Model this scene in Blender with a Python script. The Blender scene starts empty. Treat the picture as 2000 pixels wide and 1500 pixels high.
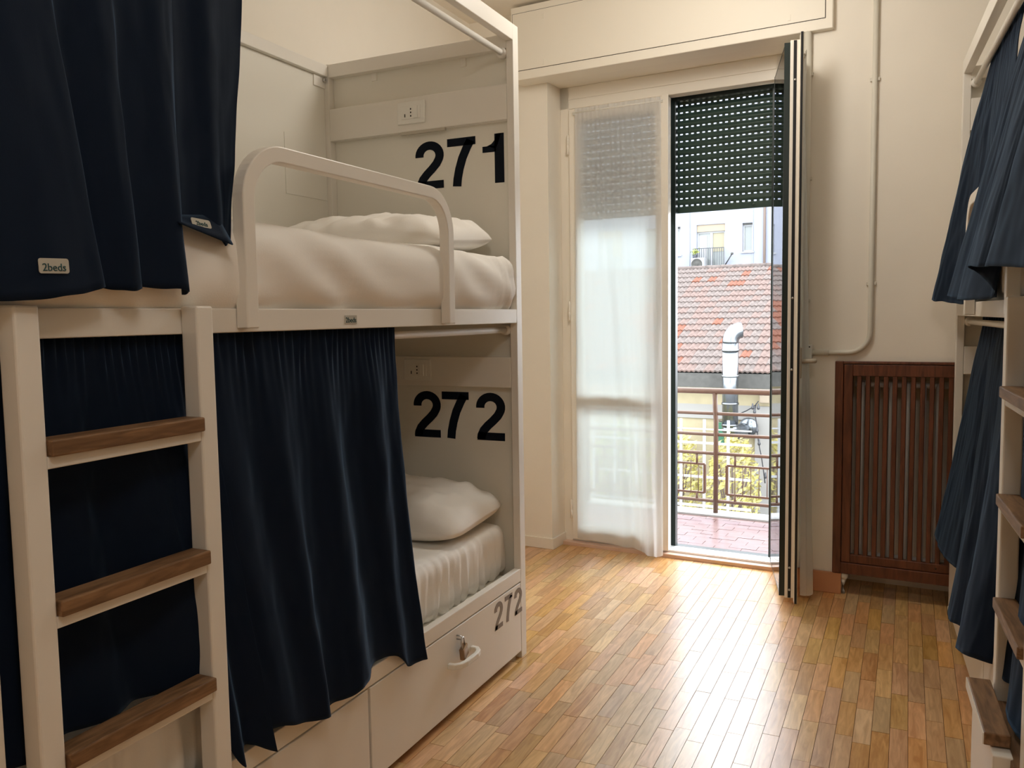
import bpy, bmesh, math, random
from mathutils import Vector, Matrix, noise
random.seed(7)
sc = bpy.context.scene
C = sc.collection
PI = math.pi

# ------------------------------------------------------------------ camera, sky, lights, exposure
cam = bpy.data.cameras.new('camera'); cam_o = bpy.data.objects.new('camera', cam); C.objects.link(cam_o)
F_PX, YAW, PITCH, ROLL, EYE = 1635.5, math.radians(25.326), math.radians(4.617), math.radians(0.884), 1.30
cam.sensor_width = 36.0; cam.lens = 36.0 * F_PX / 2000.0; cam.clip_start = 0.02; cam.clip_end = 300
fwd = Vector((-math.sin(YAW)*math.cos(PITCH), math.cos(YAW)*math.cos(PITCH), -math.sin(PITCH)))
rgt = Vector((math.cos(YAW), math.sin(YAW), 0)); dwn = fwd.cross(rgt)
r2 = rgt*math.cos(ROLL) + dwn*math.sin(ROLL); d2 = -rgt*math.sin(ROLL) + dwn*math.cos(ROLL)
Mc = Matrix((r2, -d2, -fwd)).transposed().to_4x4(); Mc.translation = Vector((0, 0, EYE))
cam_o.matrix_world = Mc
sc.camera = cam_o

wd = bpy.data.worlds.new('overcast_sky'); sc.world = wd; wd.use_nodes = True
wn = wd.node_tree.nodes; wl = wd.node_tree.links
bg = wn['Background']; bg.inputs[0].default_value = (0.86, 0.93, 1.0, 1); bg.inputs[1].default_value = 5.5

def fill_point(name, loc, energy, col, r=0.16):
    l = bpy.data.lights.new(name, 'POINT'); l.energy = energy; l.color = col; l.shadow_soft_size = r
    o = bpy.data.objects.new(name, l); C.objects.link(o); o.location = loc
    return o
fill_point('fill_light_window', (-0.75, 3.05, 2.72), 16.5, (1.0, 0.95, 0.87), 0.14)  # added fill by the window, out of view, to brighten walls and ceiling
fill_point('fill_light_rear', (0.1, 0.2, 2.62), 14.0, (1.0, 0.97, 0.92))  # added fill above the camera, out of view, to lift the beds' near faces
# sun veiled by thin cloud, standing over the houses opposite the balcony
sun = bpy.data.lights.new('veiled_sun', 'SUN'); sun.energy = 5.0; sun.angle = math.radians(80); sun.color = (1, .99, .97)
so = bpy.data.objects.new('veiled_sun', sun); C.objects.link(so); so.rotation_euler = (math.radians(-58), 0, math.radians(0))

sc.view_settings.view_transform = 'Standard'; sc.view_settings.look = 'None'
sc.view_settings.gamma = 1.0; sc.view_settings.use_curve_mapping = False
sc.view_settings.exposure = 0.45
sc.cycles.max_bounces = 12; sc.cycles.diffuse_bounces = 8; sc.cycles.glossy_bounces = 4
sc.cycles.transmission_bounces = 8; sc.cycles.transparent_max_bounces = 16
sc.cycles.use_denoising = True
sc.cycles.sample_clamp_indirect = 6.0
sc.cycles.caustics_reflective = False; sc.cycles.caustics_refractive = False

# ------------------------------------------------------------------ materials
def mat(name, col, rough=0.5, spec=0.5, metal=0.0, var=0.0, vscale=8.0, bump=0.0, bscale=60.0, sheen=0.0, sheen_tint=None, coat=0.0):
    m = bpy.data.materials.new(name); m.use_nodes = True
    nt = m.node_tree; b = nt.nodes['Principled BSDF']
    b.inputs['Base Color'].default_value = (*col, 1); b.inputs['Roughness'].default_value = rough
    b.inputs['Specular IOR Level'].default_value = spec; b.inputs['Metallic'].default_value = metal
    if sheen:
        b.inputs['Sheen Weight'].default_value = sheen; b.inputs['Sheen Roughness'].default_value = 0.35
        if sheen_tint: b.inputs['Sheen Tint'].default_value = (*sheen_tint, 1)
    if coat: b.inputs['Coat Weight'].default_value = coat; b.inputs['Coat Roughness'].default_value = 0.15
    if var or bump:
        tc = nt.nodes.new('ShaderNodeTexCoord')
    if var:
        n = nt.nodes.new('ShaderNodeTexNoise'); n.inputs['Scale'].default_value = vscale; n.inputs['Detail'].default_value = 5
        nt.links.new(tc.outputs['Object'], n.inputs['Vector'])
        r = nt.nodes.new('ShaderNodeMapRange'); r.inputs[1].default_value = 0.3; r.inputs[2].default_value = 0.7
        r.inputs[3].default_value = 1 - var; r.inputs[4].default_value = 1 + var
        nt.links.new(n.outputs[0], r.inputs[0])
        mx = nt.nodes.new('ShaderNodeVectorMath'); mx.operation = 'SCALE'
        mx.inputs[0].default_value = col; nt.links.new(r.outputs[0], mx.inputs['Scale'])
        nt.links.new(mx.outputs[0], b.inputs['Base Color'])
    if bump:
        n2 = nt.nodes.new('ShaderNodeTexNoise'); n2.inputs['Scale'].default_value = bscale; n2.inputs['Detail'].default_value = 4
        nt.links.new(tc.outputs['Object'], n2.inputs['Vector'])
        bp = nt.nodes.new('ShaderNodeBump'); bp.inputs['Strength'].default_value = bump; bp.inputs['Distance'].default_value = 0.01
        nt.links.new(n2.outputs[0], bp.inputs['Height']); nt.links.new(bp.outputs[0], b.inputs['Normal'])
    return m

def wood(name, dark, light, rough, axis='y', grain=45.0, spec=0.5, per_piece=0.0, bump=0.05):
    """grained wood; per_piece > 0 gives every piece (object or face attribute 'rnd') its own tone"""
    m = bpy.data.materials.new(name); m.use_nodes = True
    nt = m.node_tree; b = nt.nodes['Principled BSDF']; N = nt.nodes.new; L = nt.links.new
    tc = N('ShaderNodeTexCoord'); oi = N('ShaderNodeObjectInfo'); at = N('ShaderNodeAttribute'); at.attribute_name = 'rnd'
    ad = N('ShaderNodeMath'); ad.operation = 'ADD'; L(oi.outputs['Random'], ad.inputs[0]); L(at.outputs['Fac'], ad.inputs[1])
    fr = N('ShaderNodeMath'); fr.operation = 'FRACT'; L(ad.outputs[0], fr.inputs[0])
    of = N('ShaderNodeVectorMath'); of.operation = 'SCALE'; of.inputs[0].default_value = (37, 91, 53); L(fr.outputs[0], of.inputs['Scale'])
    av = N('ShaderNodeVectorMath'); av.operation = 'ADD'; L(tc.outputs['Object'], av.inputs[0]); L(of.outputs[0], av.inputs[1])
    mp = N('ShaderNodeMapping'); L(av.outputs[0], mp.inputs['Vector'])
    s = {'x': (0.12, 1, 1), 'y': (1, 0.12, 1), 'z': (1, 1, 0.12)}[axis]
    mp.inputs['Scale'].default_value = tuple(grain*k for k in s)
    n = N('ShaderNodeTexNoise'); n.inputs['Scale'].default_value = 1.0; n.inputs['Detail'].default_value = 6; n.inputs['Distortion'].default_value = 1.2
    L(mp.outputs[0], n.inputs['Vector'])
    rp = N('ShaderNodeValToRGB'); rp.color_ramp.elements[0].position = 0.32; rp.color_ramp.elements[1].position = 0.68
    rp.color_ramp.elements[0].color = (*dark, 1); rp.color_ramp.elements[1].color = (*light, 1); L(n.outputs[0], rp.inputs[0])
    out = rp.outputs[0]
    if per_piece:
        w2 = N('ShaderNodeTexWhiteNoise'); w2.noise_dimensions = '1D'; L(fr.outputs[0], w2.inputs['W'])
        hs = N('ShaderNodeHueSaturation')
        mr = N('ShaderNodeMapRange'); mr.inputs[3].default_value = 1 - per_piece; mr.inputs[4].default_value = 1 + per_piece*0.75
        L(w2.outputs['Value'], mr.inputs[0]); L(mr.outputs[0], hs.inputs['Value'])
        sp = N('ShaderNodeSeparateColor'); L(w2.outputs['Color'], sp.inputs[0])
        mh = N('ShaderNodeMapRange'); mh.inputs[3].default_value = 0.488; mh.inputs[4].default_value = 0.512; L(sp.outputs[1], mh.inputs[0]); L(mh.outputs[0], hs.inputs['Hue'])
        ms = N('ShaderNodeMapRange'); ms.inputs[3].default_value = 0.85; ms.inputs[4].default_value = 1.1; L(sp.outputs[2], ms.inputs[0]); L(ms.outputs[0], hs.inputs['Saturation'])
        L(out, hs.inputs['Color']); out = hs.outputs[0]
    L(out, b.inputs['Base Color']); b.inputs['Roughness'].default_value = rough; b.inputs['Specular IOR Level'].default_value = spec
    if bump:
        bp = N('ShaderNodeBump'); bp.inputs['Strength'].default_value = bump; bp.inputs['Distance'].default_value = 0.004
        L(n.outputs[0], bp.inputs['Height']); L(bp.outputs[0], b.inputs['Normal'])
    return m

def glass(name, tint=(0.93, 0.97, 0.95), gloss=0.0):
    m = bpy.data.materials.new(name); m.use_nodes = True
    nt = m.node_tree; nt.nodes.clear(); N = nt.nodes.new; L = nt.links.new
    o = N('ShaderNodeOutputMaterial'); t = N('ShaderNodeBsdfTransparent'); t.inputs[0].default_value = (*tint, 1)
    g = N('ShaderNodeBsdfGlossy'); g.inputs['Roughness'].default_value = 0.02; fz = N('ShaderNodeFresnel'); fz.inputs['IOR'].default_value = 1.5
    mx = N('ShaderNodeMixShader'); L(fz.outputs[0], mx.inputs[0]); L(t.outputs[0], mx.inputs[1]); L(g.outputs[0], mx.inputs[2]); L(mx.outputs[0], o.inputs[0])
    return m

def sheer(name):
    m = bpy.data.materials.new(name); m.use_nodes = True
    nt = m.node_tree; nt.nodes.clear(); N = nt.nodes.new; L = nt.links.new
    o = N('ShaderNodeOutputMaterial'); t = N('ShaderNodeBsdfTransparent'); t.inputs[0].default_value = (1, 1, 1, 1)
    d = N('ShaderNodeBsdfDiffuse'); d.inputs[0].default_value = (0.84, 0.83, 0.82, 1)
    tl = N('ShaderNodeBsdfTranslucent'); tl.inputs[0].default_value = (0.86, 0.88, 0.9, 1)
    a = N('ShaderNodeMixShader'); a.inputs[0].default_value = 0.55; L(d.outputs[0], a.inputs[1]); L(tl.outputs[0], a.inputs[2])
    lw = N('ShaderNodeLayerWeight'); lw.inputs['Blend'].default_value = 0.35
    mr = N('ShaderNodeMapRange'); mr.inputs[3].default_value = 0.86; mr.inputs[4].default_value = 0.98; L(lw.outputs['Facing'], mr.inputs[0])
    b = N('ShaderNodeMixShader'); L(mr.outputs[0], b.inputs[0]); L(t.outputs[0], b.inputs[1]); L(a.outputs[0], b.inputs[2]); L(b.outputs[0], o.inputs[0])
    return m

M = dict(
    wall=mat('painted_plaster', (0.85, 0.80, 0.71), 0.7, 0.3, var=0.02, vscale=3, bump=0.06, bscale=35),
    ceiling=mat('ceiling_paint', (0.87, 0.82, 0.74), 0.8, 0.2),
    boxpanel=mat('painted_panel', (0.85, 0.80, 0.70), 0.5, 0.4),
    joinery=mat('cream_enamel', (0.85, 0.80, 0.71), 0.35, 0.5),
    white=mat('white_plastic', (0.80, 0.79, 0.74), 0.35, 0.5),
    bed=mat('bed_lacquer', (0.78, 0.75, 0.69), 0.38, 0.5, var=0.015, vscale=4),
    bedpanel=mat('bed_panel_laminate', (0.77, 0.75, 0.68), 0.42, 0.45),
    navy=mat('navy_velvet', (0.0042, 0.0098, 0.0235), 0.8, 0.12, sheen=0.42, sheen_tint=(0.20, 0.36, 0.60), bump=0.04, bscale=400),
    sheet=mat('white_cotton', (0.86, 0.835, 0.79), 0.75, 0.2, bump=0.05, bscale=250),
    tread=wood('walnut_tread', (0.115, 0.058, 0.024), (0.27, 0.15, 0.072), 0.5, 'y', 60),
    parquet=wood('parquet_wood', (0.50, 0.265, 0.095), (0.73, 0.445, 0.195), 0.30, 'y', 55, spec=0.9, per_piece=0.20, bump=0.03),
    joint=mat('parquet_joint', (0.10, 0.05, 0.02), 0.8, 0.2),
    mahog=wood('mahogany', (0.075, 0.022, 0.010), (0.17, 0.055, 0.024), 0.4, 'z', 45),
    radiator=mat('radiator_enamel', (0.75, 0.73, 0.70), 0.5, 0.4),
    darkvoid=mat('niche_dark', (0.10, 0.085, 0.07), 0.9, 0.1),
    conduit=mat('conduit_plastic', (0.68, 0.65, 0.57), 0.45, 0.4),
    terracotta=mat('terracotta_skirting', (0.58, 0.29, 0.15), 0.45, 0.4, var=0.05),
    threshold=mat('marble_threshold', (0.68, 0.47, 0.36), 0.35, 0.5, var=0.06, vscale=14),
    alu=mat('aluminium', (0.75, 0.75, 0.74), 0.35, 0.5, metal=0.7),
    greenblack=mat('dark_green_aluminium', (0.010, 0.020, 0.018), 0.35, 0.5),
    slat=mat('shutter_green', (0.026, 0.060, 0.048), 0.42, 0.5),
    black=mat('black_rubber', (0.012, 0.012, 0.013), 0.5, 0.4),
    ink=mat('number_ink', (0.006, 0.009, 0.016), 0.7, 0.1),
    greyink=mat('number_ink_taupe', (0.25, 0.21, 0.18), 0.6, 0.3),
    label=mat('woven_label', (0.46, 0.44, 0.38), 0.8, 0.2),
    teal=mat('label_thread', (0.03, 0.08, 0.085), 0.8, 0.2),
    steel=mat('steel', (0.55, 0.55, 0.55), 0.28, 0.5, metal=1.0),
    brass=mat('old_brass', (0.30, 0.20, 0.12), 0.35, 0.5, metal=0.8),
    handle=mat('door_handle_grey', (0.50, 0.46, 0.38), 0.4, 0.5),
    slot=mat('slot_dark', (0.03, 0.025, 0.02), 0.6, 0.3),
    glass=glass('clear_glass', (0.90, 0.95, 0.93)), sheer=sheer('sheer_voile'),
    rail=mat('railing_paint_brown', (0.133, 0.074, 0.051), 0.45, 0.4, var=0.08, vscale=30),
    paver=mat('balcony_tile', (0.185, 0.107, 0.100), 0.25, 0.6, var=0.12, vscale=9),
    grout=mat('tile_grout', (0.211, 0.173, 0.164), 0.8, 0.2),
    curb=mat('white_curb', (0.323, 0.323, 0.323), 0.6, 0.3),
    render_wall=mat('white_render', (0.269, 0.256, 0.237), 0.8, 0.2),
    ochre=mat('ochre_render', (0.333, 0.282, 0.179), 0.8, 0.2, var=0.15, vscale=2),
    lavender=mat('lavender_render', (0.264, 0.276, 0.328), 0.85, 0.2),
    tile_a=mat('roof_tile_aged', (0.117, 0.093, 0.083), 0.8, 0.2, var=0.25, vscale=9),
    tile_b=mat('roof_tile_pink', (0.130, 0.089, 0.076), 0.8, 0.2, var=0.2, vscale=9),
    tile_c=mat('roof_tile_new', (0.143, 0.054, 0.032), 0.75, 0.2, var=0.15, vscale=9),
    fascia=mat('grey_fascia', (0.077, 0.074, 0.067), 0.8, 0.2, var=0.15, vscale=6),
    zinc=mat('flue_steel', (0.192, 0.206, 0.220), 0.25, 0.5, metal=0.9),
    brown_pipe=mat('brown_downpipe', (0.128, 0.090, 0.070), 0.5, 0.4),
    warmwin=mat('shutter_box_cream', (0.276, 0.223, 0.161), 0.6, 0.3),
    winglass=mat('far_window_glass', (0.192, 0.205, 0.192), 0.12, 0.6),
    yellowblind=mat('cream_blind', (0.282, 0.250, 0.173), 0.7, 0.2),
    railiron=mat('dark_iron', (0.045, 0.048, 0.058), 0.5, 0.4),
    leaf=mat('leaf_green', (0.265, 0.296, 0.078), 0.7, 0.2, var=0.4, vscale=20),
    leaf2=mat('leaf_yellow', (0.44, 0.385, 0.13), 0.7, 0.2, var=0.4, vscale=20),
    bin=mat('green_bin', (0.032, 0.128, 0.070), 0.5, 0.4),
    yard=mat('yard_ground', (0.154, 0.147, 0.141), 0.9, 0.1, var=0.2, vscale=1.5),
    cable=mat('cable_black', (0.03, 0.03, 0.035), 0.6, 0.3),
    bulb=mat('bulb_glass_grey', (0.045, 0.045, 0.05), 0.3, 0.5),
)

# ------------------------------------------------------------------ mesh helpers
class MB:
    def __init__(s): s.v = []; s.f = []; s.sm = []
    def add(s, vs, fs, smooth=False):
        k = len(s.v); s.v += [tuple(p) for p in vs]
        for f in fs: s.f.append(tuple(i + k for i in f)); s.sm.append(smooth)
        return s
    def box(s, x0, x1, y0, y1, z0, z1):
        x0, x1 = sorted((x0, x1)); y0, y1 = sorted((y0, y1)); z0, z1 = sorted((z0, z1))
        return s.add([(x0,y0,z0),(x1,y0,z0),(x1,y1,z0),(x0,y1,z0),(x0,y0,z1),(x1,y0,z1),(x1,y1,z1),(x0,y1,z1)],
              [(0,3,2,1),(4,5,6,7),(0,1,5,4),(1,2,6,5),(2,3,7,6),(3,0,4,7)])
    def sweep(s, pts, prof, closed=False, up=Vector((0,0,1)), smooth=True, caps=True):
        """sweep a 2-D profile [(a,b)..] along 3-D points; a along side, b along up"""
        pts = [Vector(p) for p in pts]; n = len(pts); m = len(prof); vs = []
        side0 = None
        for i, p in enumerate(pts):
            a = pts[(i-1) % n] if (closed or i > 0) else p; b = pts[(i+1) % n] if (closed or i < n-1) else p
            t = (b-a).normalized(); sd = t.cross(up)
            if sd.length < 1e-4: sd = side0 or t.cross(Vector((0,1,0)))
            sd.normalize(); side0 = sd; u2 = sd.cross(t).normalized()
            k = 1.0
            if 0 < i < n-1 or closed:
                c = (p-a).normalized().dot((b-p).normalized()); k = 1/max(0.5, math.sqrt((1+c)/2))
            vs += [p + sd*q[0]*1.0 + u2*q[1]*k for q in prof]
        fs = []
        for i in range(n if closed else n-1):
            j = (i+1) % n
            for q in range(m): fs.append((i*m+q, i*m+(q+1) % m, j*m+(q+1) % m, j*m+q))
        s.add(vs, fs, smooth)
        if caps and not closed:
            k = len(s.v)-len(vs)
            s.f.append(tuple(k+q for q in reversed(range(m)))); s.sm.append(False)
            s.f.append(tuple(k+(n-1)*m+q for q in range(m))); s.sm.append(False)
        return s
    def tube(s, pts, r, seg=10, up=Vector((0,0,1)), closed=False):
        return s.sweep(pts, [(r*math.cos(2*PI*i/seg), r*math.sin(2*PI*i/seg)) for i in range(seg)], closed, up)
    def lathe(s, c, prof, seg=20, axis='z'):
        c = Vector(c); vs = []; m = len(prof)
        for i in range(seg):
            a = 2*PI*i/seg
            for r, h in prof:
                p = (r*math.cos(a), r*math.sin(a), h)
                if axis == 'x': p = (h, r*math.cos(a), r*math.sin(a))
                if axis == 'y': p = (r*math.sin(a), h, r*math.cos(a))
                vs.append(c+Vector(p))
        fs = [(i*m+q, ((i+1) % seg)*m+q, ((i+1) % seg)*m+q+1, i*m+q+1) for i in range(seg) for q in range(m-1)]
        s.add(vs, fs, True)
        return s
    def grid(s, P, smooth=True):
        nu = len(P); nv = len(P[0])
        return s.add([p for row in P for p in row], [(i*nv+j, (i+1)*nv+j, (i+1)*nv+j+1, i*nv+j+1) for i in range(nu-1) for j in range(nv-1)], smooth)
    def prism(s, poly, h0, h1, plane='xz'):
        """extrude polygon along the remaining axis"""
        f = {'xz': lambda a, b, h: (a, h, b), 'yz': lambda a, b, h: (h, a, b), 'xy': lambda a, b, h: (a, b, h)}[plane]
        n = len(poly)
        return s.add([f(a, b, h0) for a, b in poly]+[f(a, b, h1) for a, b in poly],
              [tuple(range(n)), tuple(range(2*n-1, n-1, -1))]+[(i, i+n, (i+1) % n+n, (i+1) % n) for i in range(n)])
    def mapped(s, fn): s.v = [tuple(fn(Vector(p))) for p in s.v]; return s
    def mesh(s, name, m):
        me = bpy.data.meshes.new(name); me.from_pydata(s.v, [], s.f)
        me.polygons.foreach_set('use_smooth', s.sm); me.materials.append(m)
        return me
    def build(s, name, m, parent=None, bevel=0.0, solid=0.0, fix=True, subsurf=0, loc=None):
        me = s.mesh(name, m)
        if fix:
            bm = bmesh.new(); bm.from_mesh(me)
            bmesh.ops.remove_doubles(bm, verts=bm.verts, dist=1e-6)
            bmesh.ops.recalc_face_normals(bm, faces=bm.faces); bm.to_mesh(me); bm.free()
        o = bpy.data.objects.new(name, me); C.objects.link(o)
        if parent: o.parent = parent
        if loc: o.location = loc
        if solid:
            md = o.modifiers.new('thickness', 'SOLIDIFY'); md.thickness = solid; md.offset = 0
        if subsurf:
            md = o.modifiers.new('smooth', 'SUBSURF'); md.levels = subsurf; md.render_levels = subsurf
        if bevel:
            md = o.modifiers.new('edges', 'BEVEL'); md.width = bevel; md.segments = 2; md.limit_method = 'ANGLE'; md.angle_limit = math.radians(50)
        return o

def box(x0, x1, y0, y1, z0, z1): return MB().box(x0, x1, y0, y1, z0, z1)
def empty(name, loc=(0,0,0), rz=0.0, parent=None):
    o = bpy.data.objects.new(name, None); C.objects.link(o); o.location = loc; o.rotation_euler = (0,0,rz); o.empty_display_size = 0.05
    if parent: o.parent = parent
    return o
def tag(o, label, cat, group=None):
    o['label'] = label; o['category'] = cat
    if group: o['group'] = group
    return o
def struct(o): o['kind'] = 'structure'; return o
def stuff(o): o['kind'] = 'stuff'; return o

def catmull(pts, n):
    """n points along a smooth curve through pts (tuples of any length)"""
    pts = [Vector(p) if len(p) == 3 else Vector((*p, 0)) for p in pts]
    P = [pts[0]*2-pts[1]]+pts+[pts[-1]*2-pts[-2]]; out = []; m = len(pts)-1
    for k in range(n):
        t = k/(n-1)*m; i = min(int(t), m-1); t -= i; a, b, c, d = P[i:i+4]
        out.append(0.5*((2*b)+(c-a)*t+(2*a-5*b+4*c-d)*t*t+(3*b-a-3*c+d)*t**3))
    return out

def rounded_box(sx, sy, sz, r, step, disp):
    """a soft box (0..sx, 0..sy, 0..sz) with rounded edges, displaced by disp(p, normal) -> offset length"""
    mb = MB(); seen = {}
    def vert(p):
        key = tuple(round(c, 5) for c in p)
        if key not in seen:
            q = Vector((min(max(p[0], r), sx-r), min(max(p[1], r), sy-r), min(max(p[2], r), sz-r)))
            d = Vector(p)-q; n = d.normalized() if d.length > 1e-9 else Vector((0,0,1))
            w = q+n*r
            mb.v.append(tuple(w+n*disp(w, n))); seen[key] = len(mb.v)-1
        return seen[key]
    def face(o, a, b, la, lb):
        na = max(2, int(la/step)); nb = max(2, int(lb/step))
        def warp(t, l):  # denser towards the rounded edges
            return t*l
        for i in range(na):
            for j in range(nb):
                q = [o+a*warp((i+di)/na, la)+b*warp((j+dj)/nb, lb) for di, dj in ((0,0),(1,0),(1,1),(0,1))]
                mb.f.append(tuple(vert(tuple(p)) for p in q)); mb.sm.append(True)
    X, Y, Z = Vector((1,0,0)), Vector((0,1,0)), Vector((0,0,1)); O = Vector((0,0,0))
    face(O, Y, X, sy, sx); face(O+Z*sz, X, Y, sx, sy); face(O, X, Z, sx, sz); face(O+Y*sy, Z, X, sz, sx); face(O, Z, Y, sz, sy); face(O+X*sx, Y, Z, sy, sz)
    return mb

def text_mesh(name, body, size, m, parent, mtx, depth=0.0006):
    cu = bpy.data.curves.new(name, 'FONT'); cu.body = body; cu.size = size; cu.extrude = depth; cu.align_x = 'CENTER'; cu.align_y = 'CENTER'; cu.resolution_u = 3
    t = bpy.data.objects.new(name, cu); C.objects.link(t)
    bpy.context.view_layer.update()
    me = bpy.data.meshes.new_from_object(t.evaluated_get(bpy.context.evaluated_depsgraph_get()))
    bpy.data.objects.remove(t); me.materials.clear(); me.materials.append(m)
    o = bpy.data.objects.new(name, me); C.objects.link(o); o.parent = parent; o.matrix_local = mtx
    return o

def stroke(pts, w):
    """flat ribbon polygon pair lists along a 2-D polyline with butt ends -> quads"""
    L = []; R = []; n = len(pts)
    for i in range(n):
        a = pts[max(i-1, 0)]; b = pts[min(i+1, n-1)]
        dx, dy = b[0]-a[0], b[1]-a[1]; l = math.hypot(dx, dy); nx, ny = -dy/l, dx/l
        k = 1.0
        if 0 < i < n-1:
            p = pts[i]; u = (p[0]-a[0], p[1]-a[1]); v = (b[0]-p[0], b[1]-p[1])
            c = (u[0]*v[0]+u[1]*v[1])/(math.hypot(*u)*math.hypot(*v)); k = 1/max(.45, math.sqrt(max(0, (1+c)/2)))
        L.append((pts[i][0]+nx*w/2*k, pts[i][1]+ny*w/2*k)); R.append((pts[i][0]-nx*w/2*k, pts[i][1]-ny*w/2*k))
    return L, R

def digit_polys(ch):
    """outlines of a heavy grotesque digit in a 0..0.62 x 0..1 cell, as strips"""
    w = 0.175
    if ch == '2':
        arc = [(0.31+0.215*math.cos(math.radians(a)), 0.70+0.2125*math.sin(math.radians(a))) for a in range(186, -31, -12)]
        body = arc+[(0.455, 0.52), (0.36, 0.415), (0.25, 0.31), (0.165, 0.21), (0.115, 0.10), (0.105, 0.02)]
        return [stroke(body, w), ([(0.02, 0.0), (0.6, 0.0)], [(0.06, 0.165), (0.6, 0.165)])]
    if ch == '7':
        body = [(0.50, 0.93), (0.42, 0.78), (0.33, 0.58), (0.265, 0.36), (0.225, 0.16), (0.21, 0.0)]
        return [stroke(body, w), ([(0.02, 0.835), (0.6, 0.835)], [(0.02, 1.0), (0.6, 1.0)])]
    return [([(0.27, 0.0), (0.27, 1.0)], [(0.455, 0.0), (0.455, 1.0)]),
            ([(0.03, 0.635), (0.30, 0.635)], [(0.03, 0.76), (0.30, 0.76)]),
            ([(0.12, 0.76), (0.21, 0.80), (0.27, 0.87), (0.31, 1.0)], [(0.30, 0.70), (0.30, 0.72), (0.33, 0.76), (0.40, 1.0)])]
def digit(ch, w, h, m, parent, fn, t=0.0008):
    """one digit of width w, height h; fn maps (a, b, depth) to local 3-D"""
    mb = MB()
    for L, R in digit_polys(ch):
        n = len(L)
        for dp in (0, t): mb.v += [tuple(fn(p[0]/0.62*w, p[1]*h, dp)) for p in L]+[tuple(fn(p[0]/0.62*w, p[1]*h, dp)) for p in R]
        k = len(mb.v)-4*n; q = 2*n
        for i in range(n-1):
            mb.f += [(k+i, k+i+1, k+n+i+1, k+n+i), (k+q+i, k+q+n+i, k+q+n+i+1, k+q+i+1), (k+i, k+q+i, k+q+i+1, k+i+1), (k+n+i, k+n+i+1, k+q+n+i+1, k+q+n+i)]
        mb.f += [(k, k+n, k+q+n, k+q), (k+n-1, k+q+n-1, k+q+2*n-1, k+2*n-1)]
    mb.sm = [False]*len(mb.f)
    return mb.build('digit', m, parent)

# frame of the balcony wall: s runs along it, n outwards
WA = math.radians(-3.405); WO = Vector((-0.288, 4.062, 0)); WD = Vector((math.cos(WA), math.sin(WA), 0)); WN = Vector((-math.sin(WA), math.cos(WA), 0))
def W(s, n, z=0.0): return WO+WD*s+WN*n+Vector((0, 0, z))
def wempty(name, s=0.0, n=0.0, z=0.0, parent=None): return empty(name, W(s, n, z), WA)
# objects of that wall are built in its own axes (x = s, y = n) and hung on an Empty or placed by this
def wplace(o): o.location = WO; o.rotation_euler = (0, 0, WA); return o

# ------------------------------------------------------------------ setting: floor
floor = struct(box(-2.35, 1.6, -2.3, 4.75, -0.06, -0.004).build('floor', M['joint']))
def parquet():
    PW = 0.051; rnd = random.Random(3)
    shared = {}
    def plank_mesh(l):
        k = round(l, 2)
        if k not in shared: shared[k] = box(-PW/2+0.0007, PW/2-0.0007, -k/2+0.0007, k/2-0.0007, -0.004, 0.0).mesh('plank', M['parquet'])
        return shared[k], k
    cells = []
    x = -2.2+(-0.026+2.2) % PW - PW
    row = 0
    while x < 1.5:
        y = -2.2-rnd.random()*0.26
        while y < 4.34:
            l = rnd.choice((0.26, 0.26, 0.26, 0.24, 0.28)); cells.append((x+PW/2, y+l/2, l)); y += l
        x += PW; row += 1
    inv = Mc.inverted()
    def seen(c):
        p = inv @ Vector((c[0], c[1], 0)); 
        if p.z > -0.3: return 0
        u = 1000+F_PX*p.x/-p.z; v = 750-F_PX*p.y/-p.z
        if not (700 < u < 2010 and v < 1560) or c[0] < -1.33 or c[0] > 0.30 or c[1] > 4.36: return 0
        return 1/(-p.z)**3
    cells.sort(key=lambda c: -seen(c))
    vis = [c for c in cells if seen(c)][:300]; vs = set(vis)
    for c in vis:
        me, k = plank_mesh(c[2]); o = bpy.data.objects.new('plank', me); C.objects.link(o); o.parent = floor; o.location = (c[0], c[1], rnd.uniform(-0.0004, 0.0003))
    mb = MB(); rv = []
    for c in cells:
        if c in vs: continue
        mb.box(c[0]-PW/2+.0007, c[0]+PW/2-.0007, c[1]-c[2]/2+.0007, c[1]+c[2]/2-.0007, -.004, rnd.uniform(-.0004, .0003)); rv += [rnd.random()]*6
    o = mb.build('planks_beyond', M['parquet'], floor, fix=False); stuff(o)
    a = o.data.attributes.new('rnd', 'FLOAT', 'FACE'); a.data.foreach_set('value', rv)
parquet()

# ------------------------------------------------------------------ setting: walls and ceiling
CZ = 2.93
wall_left = struct(box(-2.40, -2.25, -2.2, 4.6, 0, CZ).build('wall_left', M['wall']))
wall_right = struct(box(1.36, 1.5, -2.2, 4.4, 0, CZ).build('wall_right', M['wall']))
wall_rear = struct(box(-2.40, 1.45, -2.3, -2.15, 0, CZ).build('wall_rear', M['wall']))
ceiling = struct(box(-2.40, 1.45, -2.3, 4.75, CZ, CZ+0.12).build('ceiling', M['ceiling']))
# balcony wall: blocks around the opening and the radiator niche
NR0, NR1, NZ = 0.03, 0.80, 1.05        # niche
wb = MB()
wb.box(-2.3, -1.492, 0.09, 0.46, 0, 2.545)           # left of the opening
wb.box(-2.3, -0.165, 0.09, 0.46, 2.545, CZ)           # above it
wb.box(-0.165, NR0, 0.0, 0.46, 0, CZ)                 # between opening and niche
wb.box(NR0, NR1, 0.24, 0.46, 0, NZ)                  # niche back
wb.box(NR0, NR1, 0.0, 0.46, NZ, CZ)
wb.box(NR1, 1.9, 0.0, 0.46, 0, CZ)
wall_balcony = wplace(struct(wb.build('wall_balcony', M['wall'])))
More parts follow.
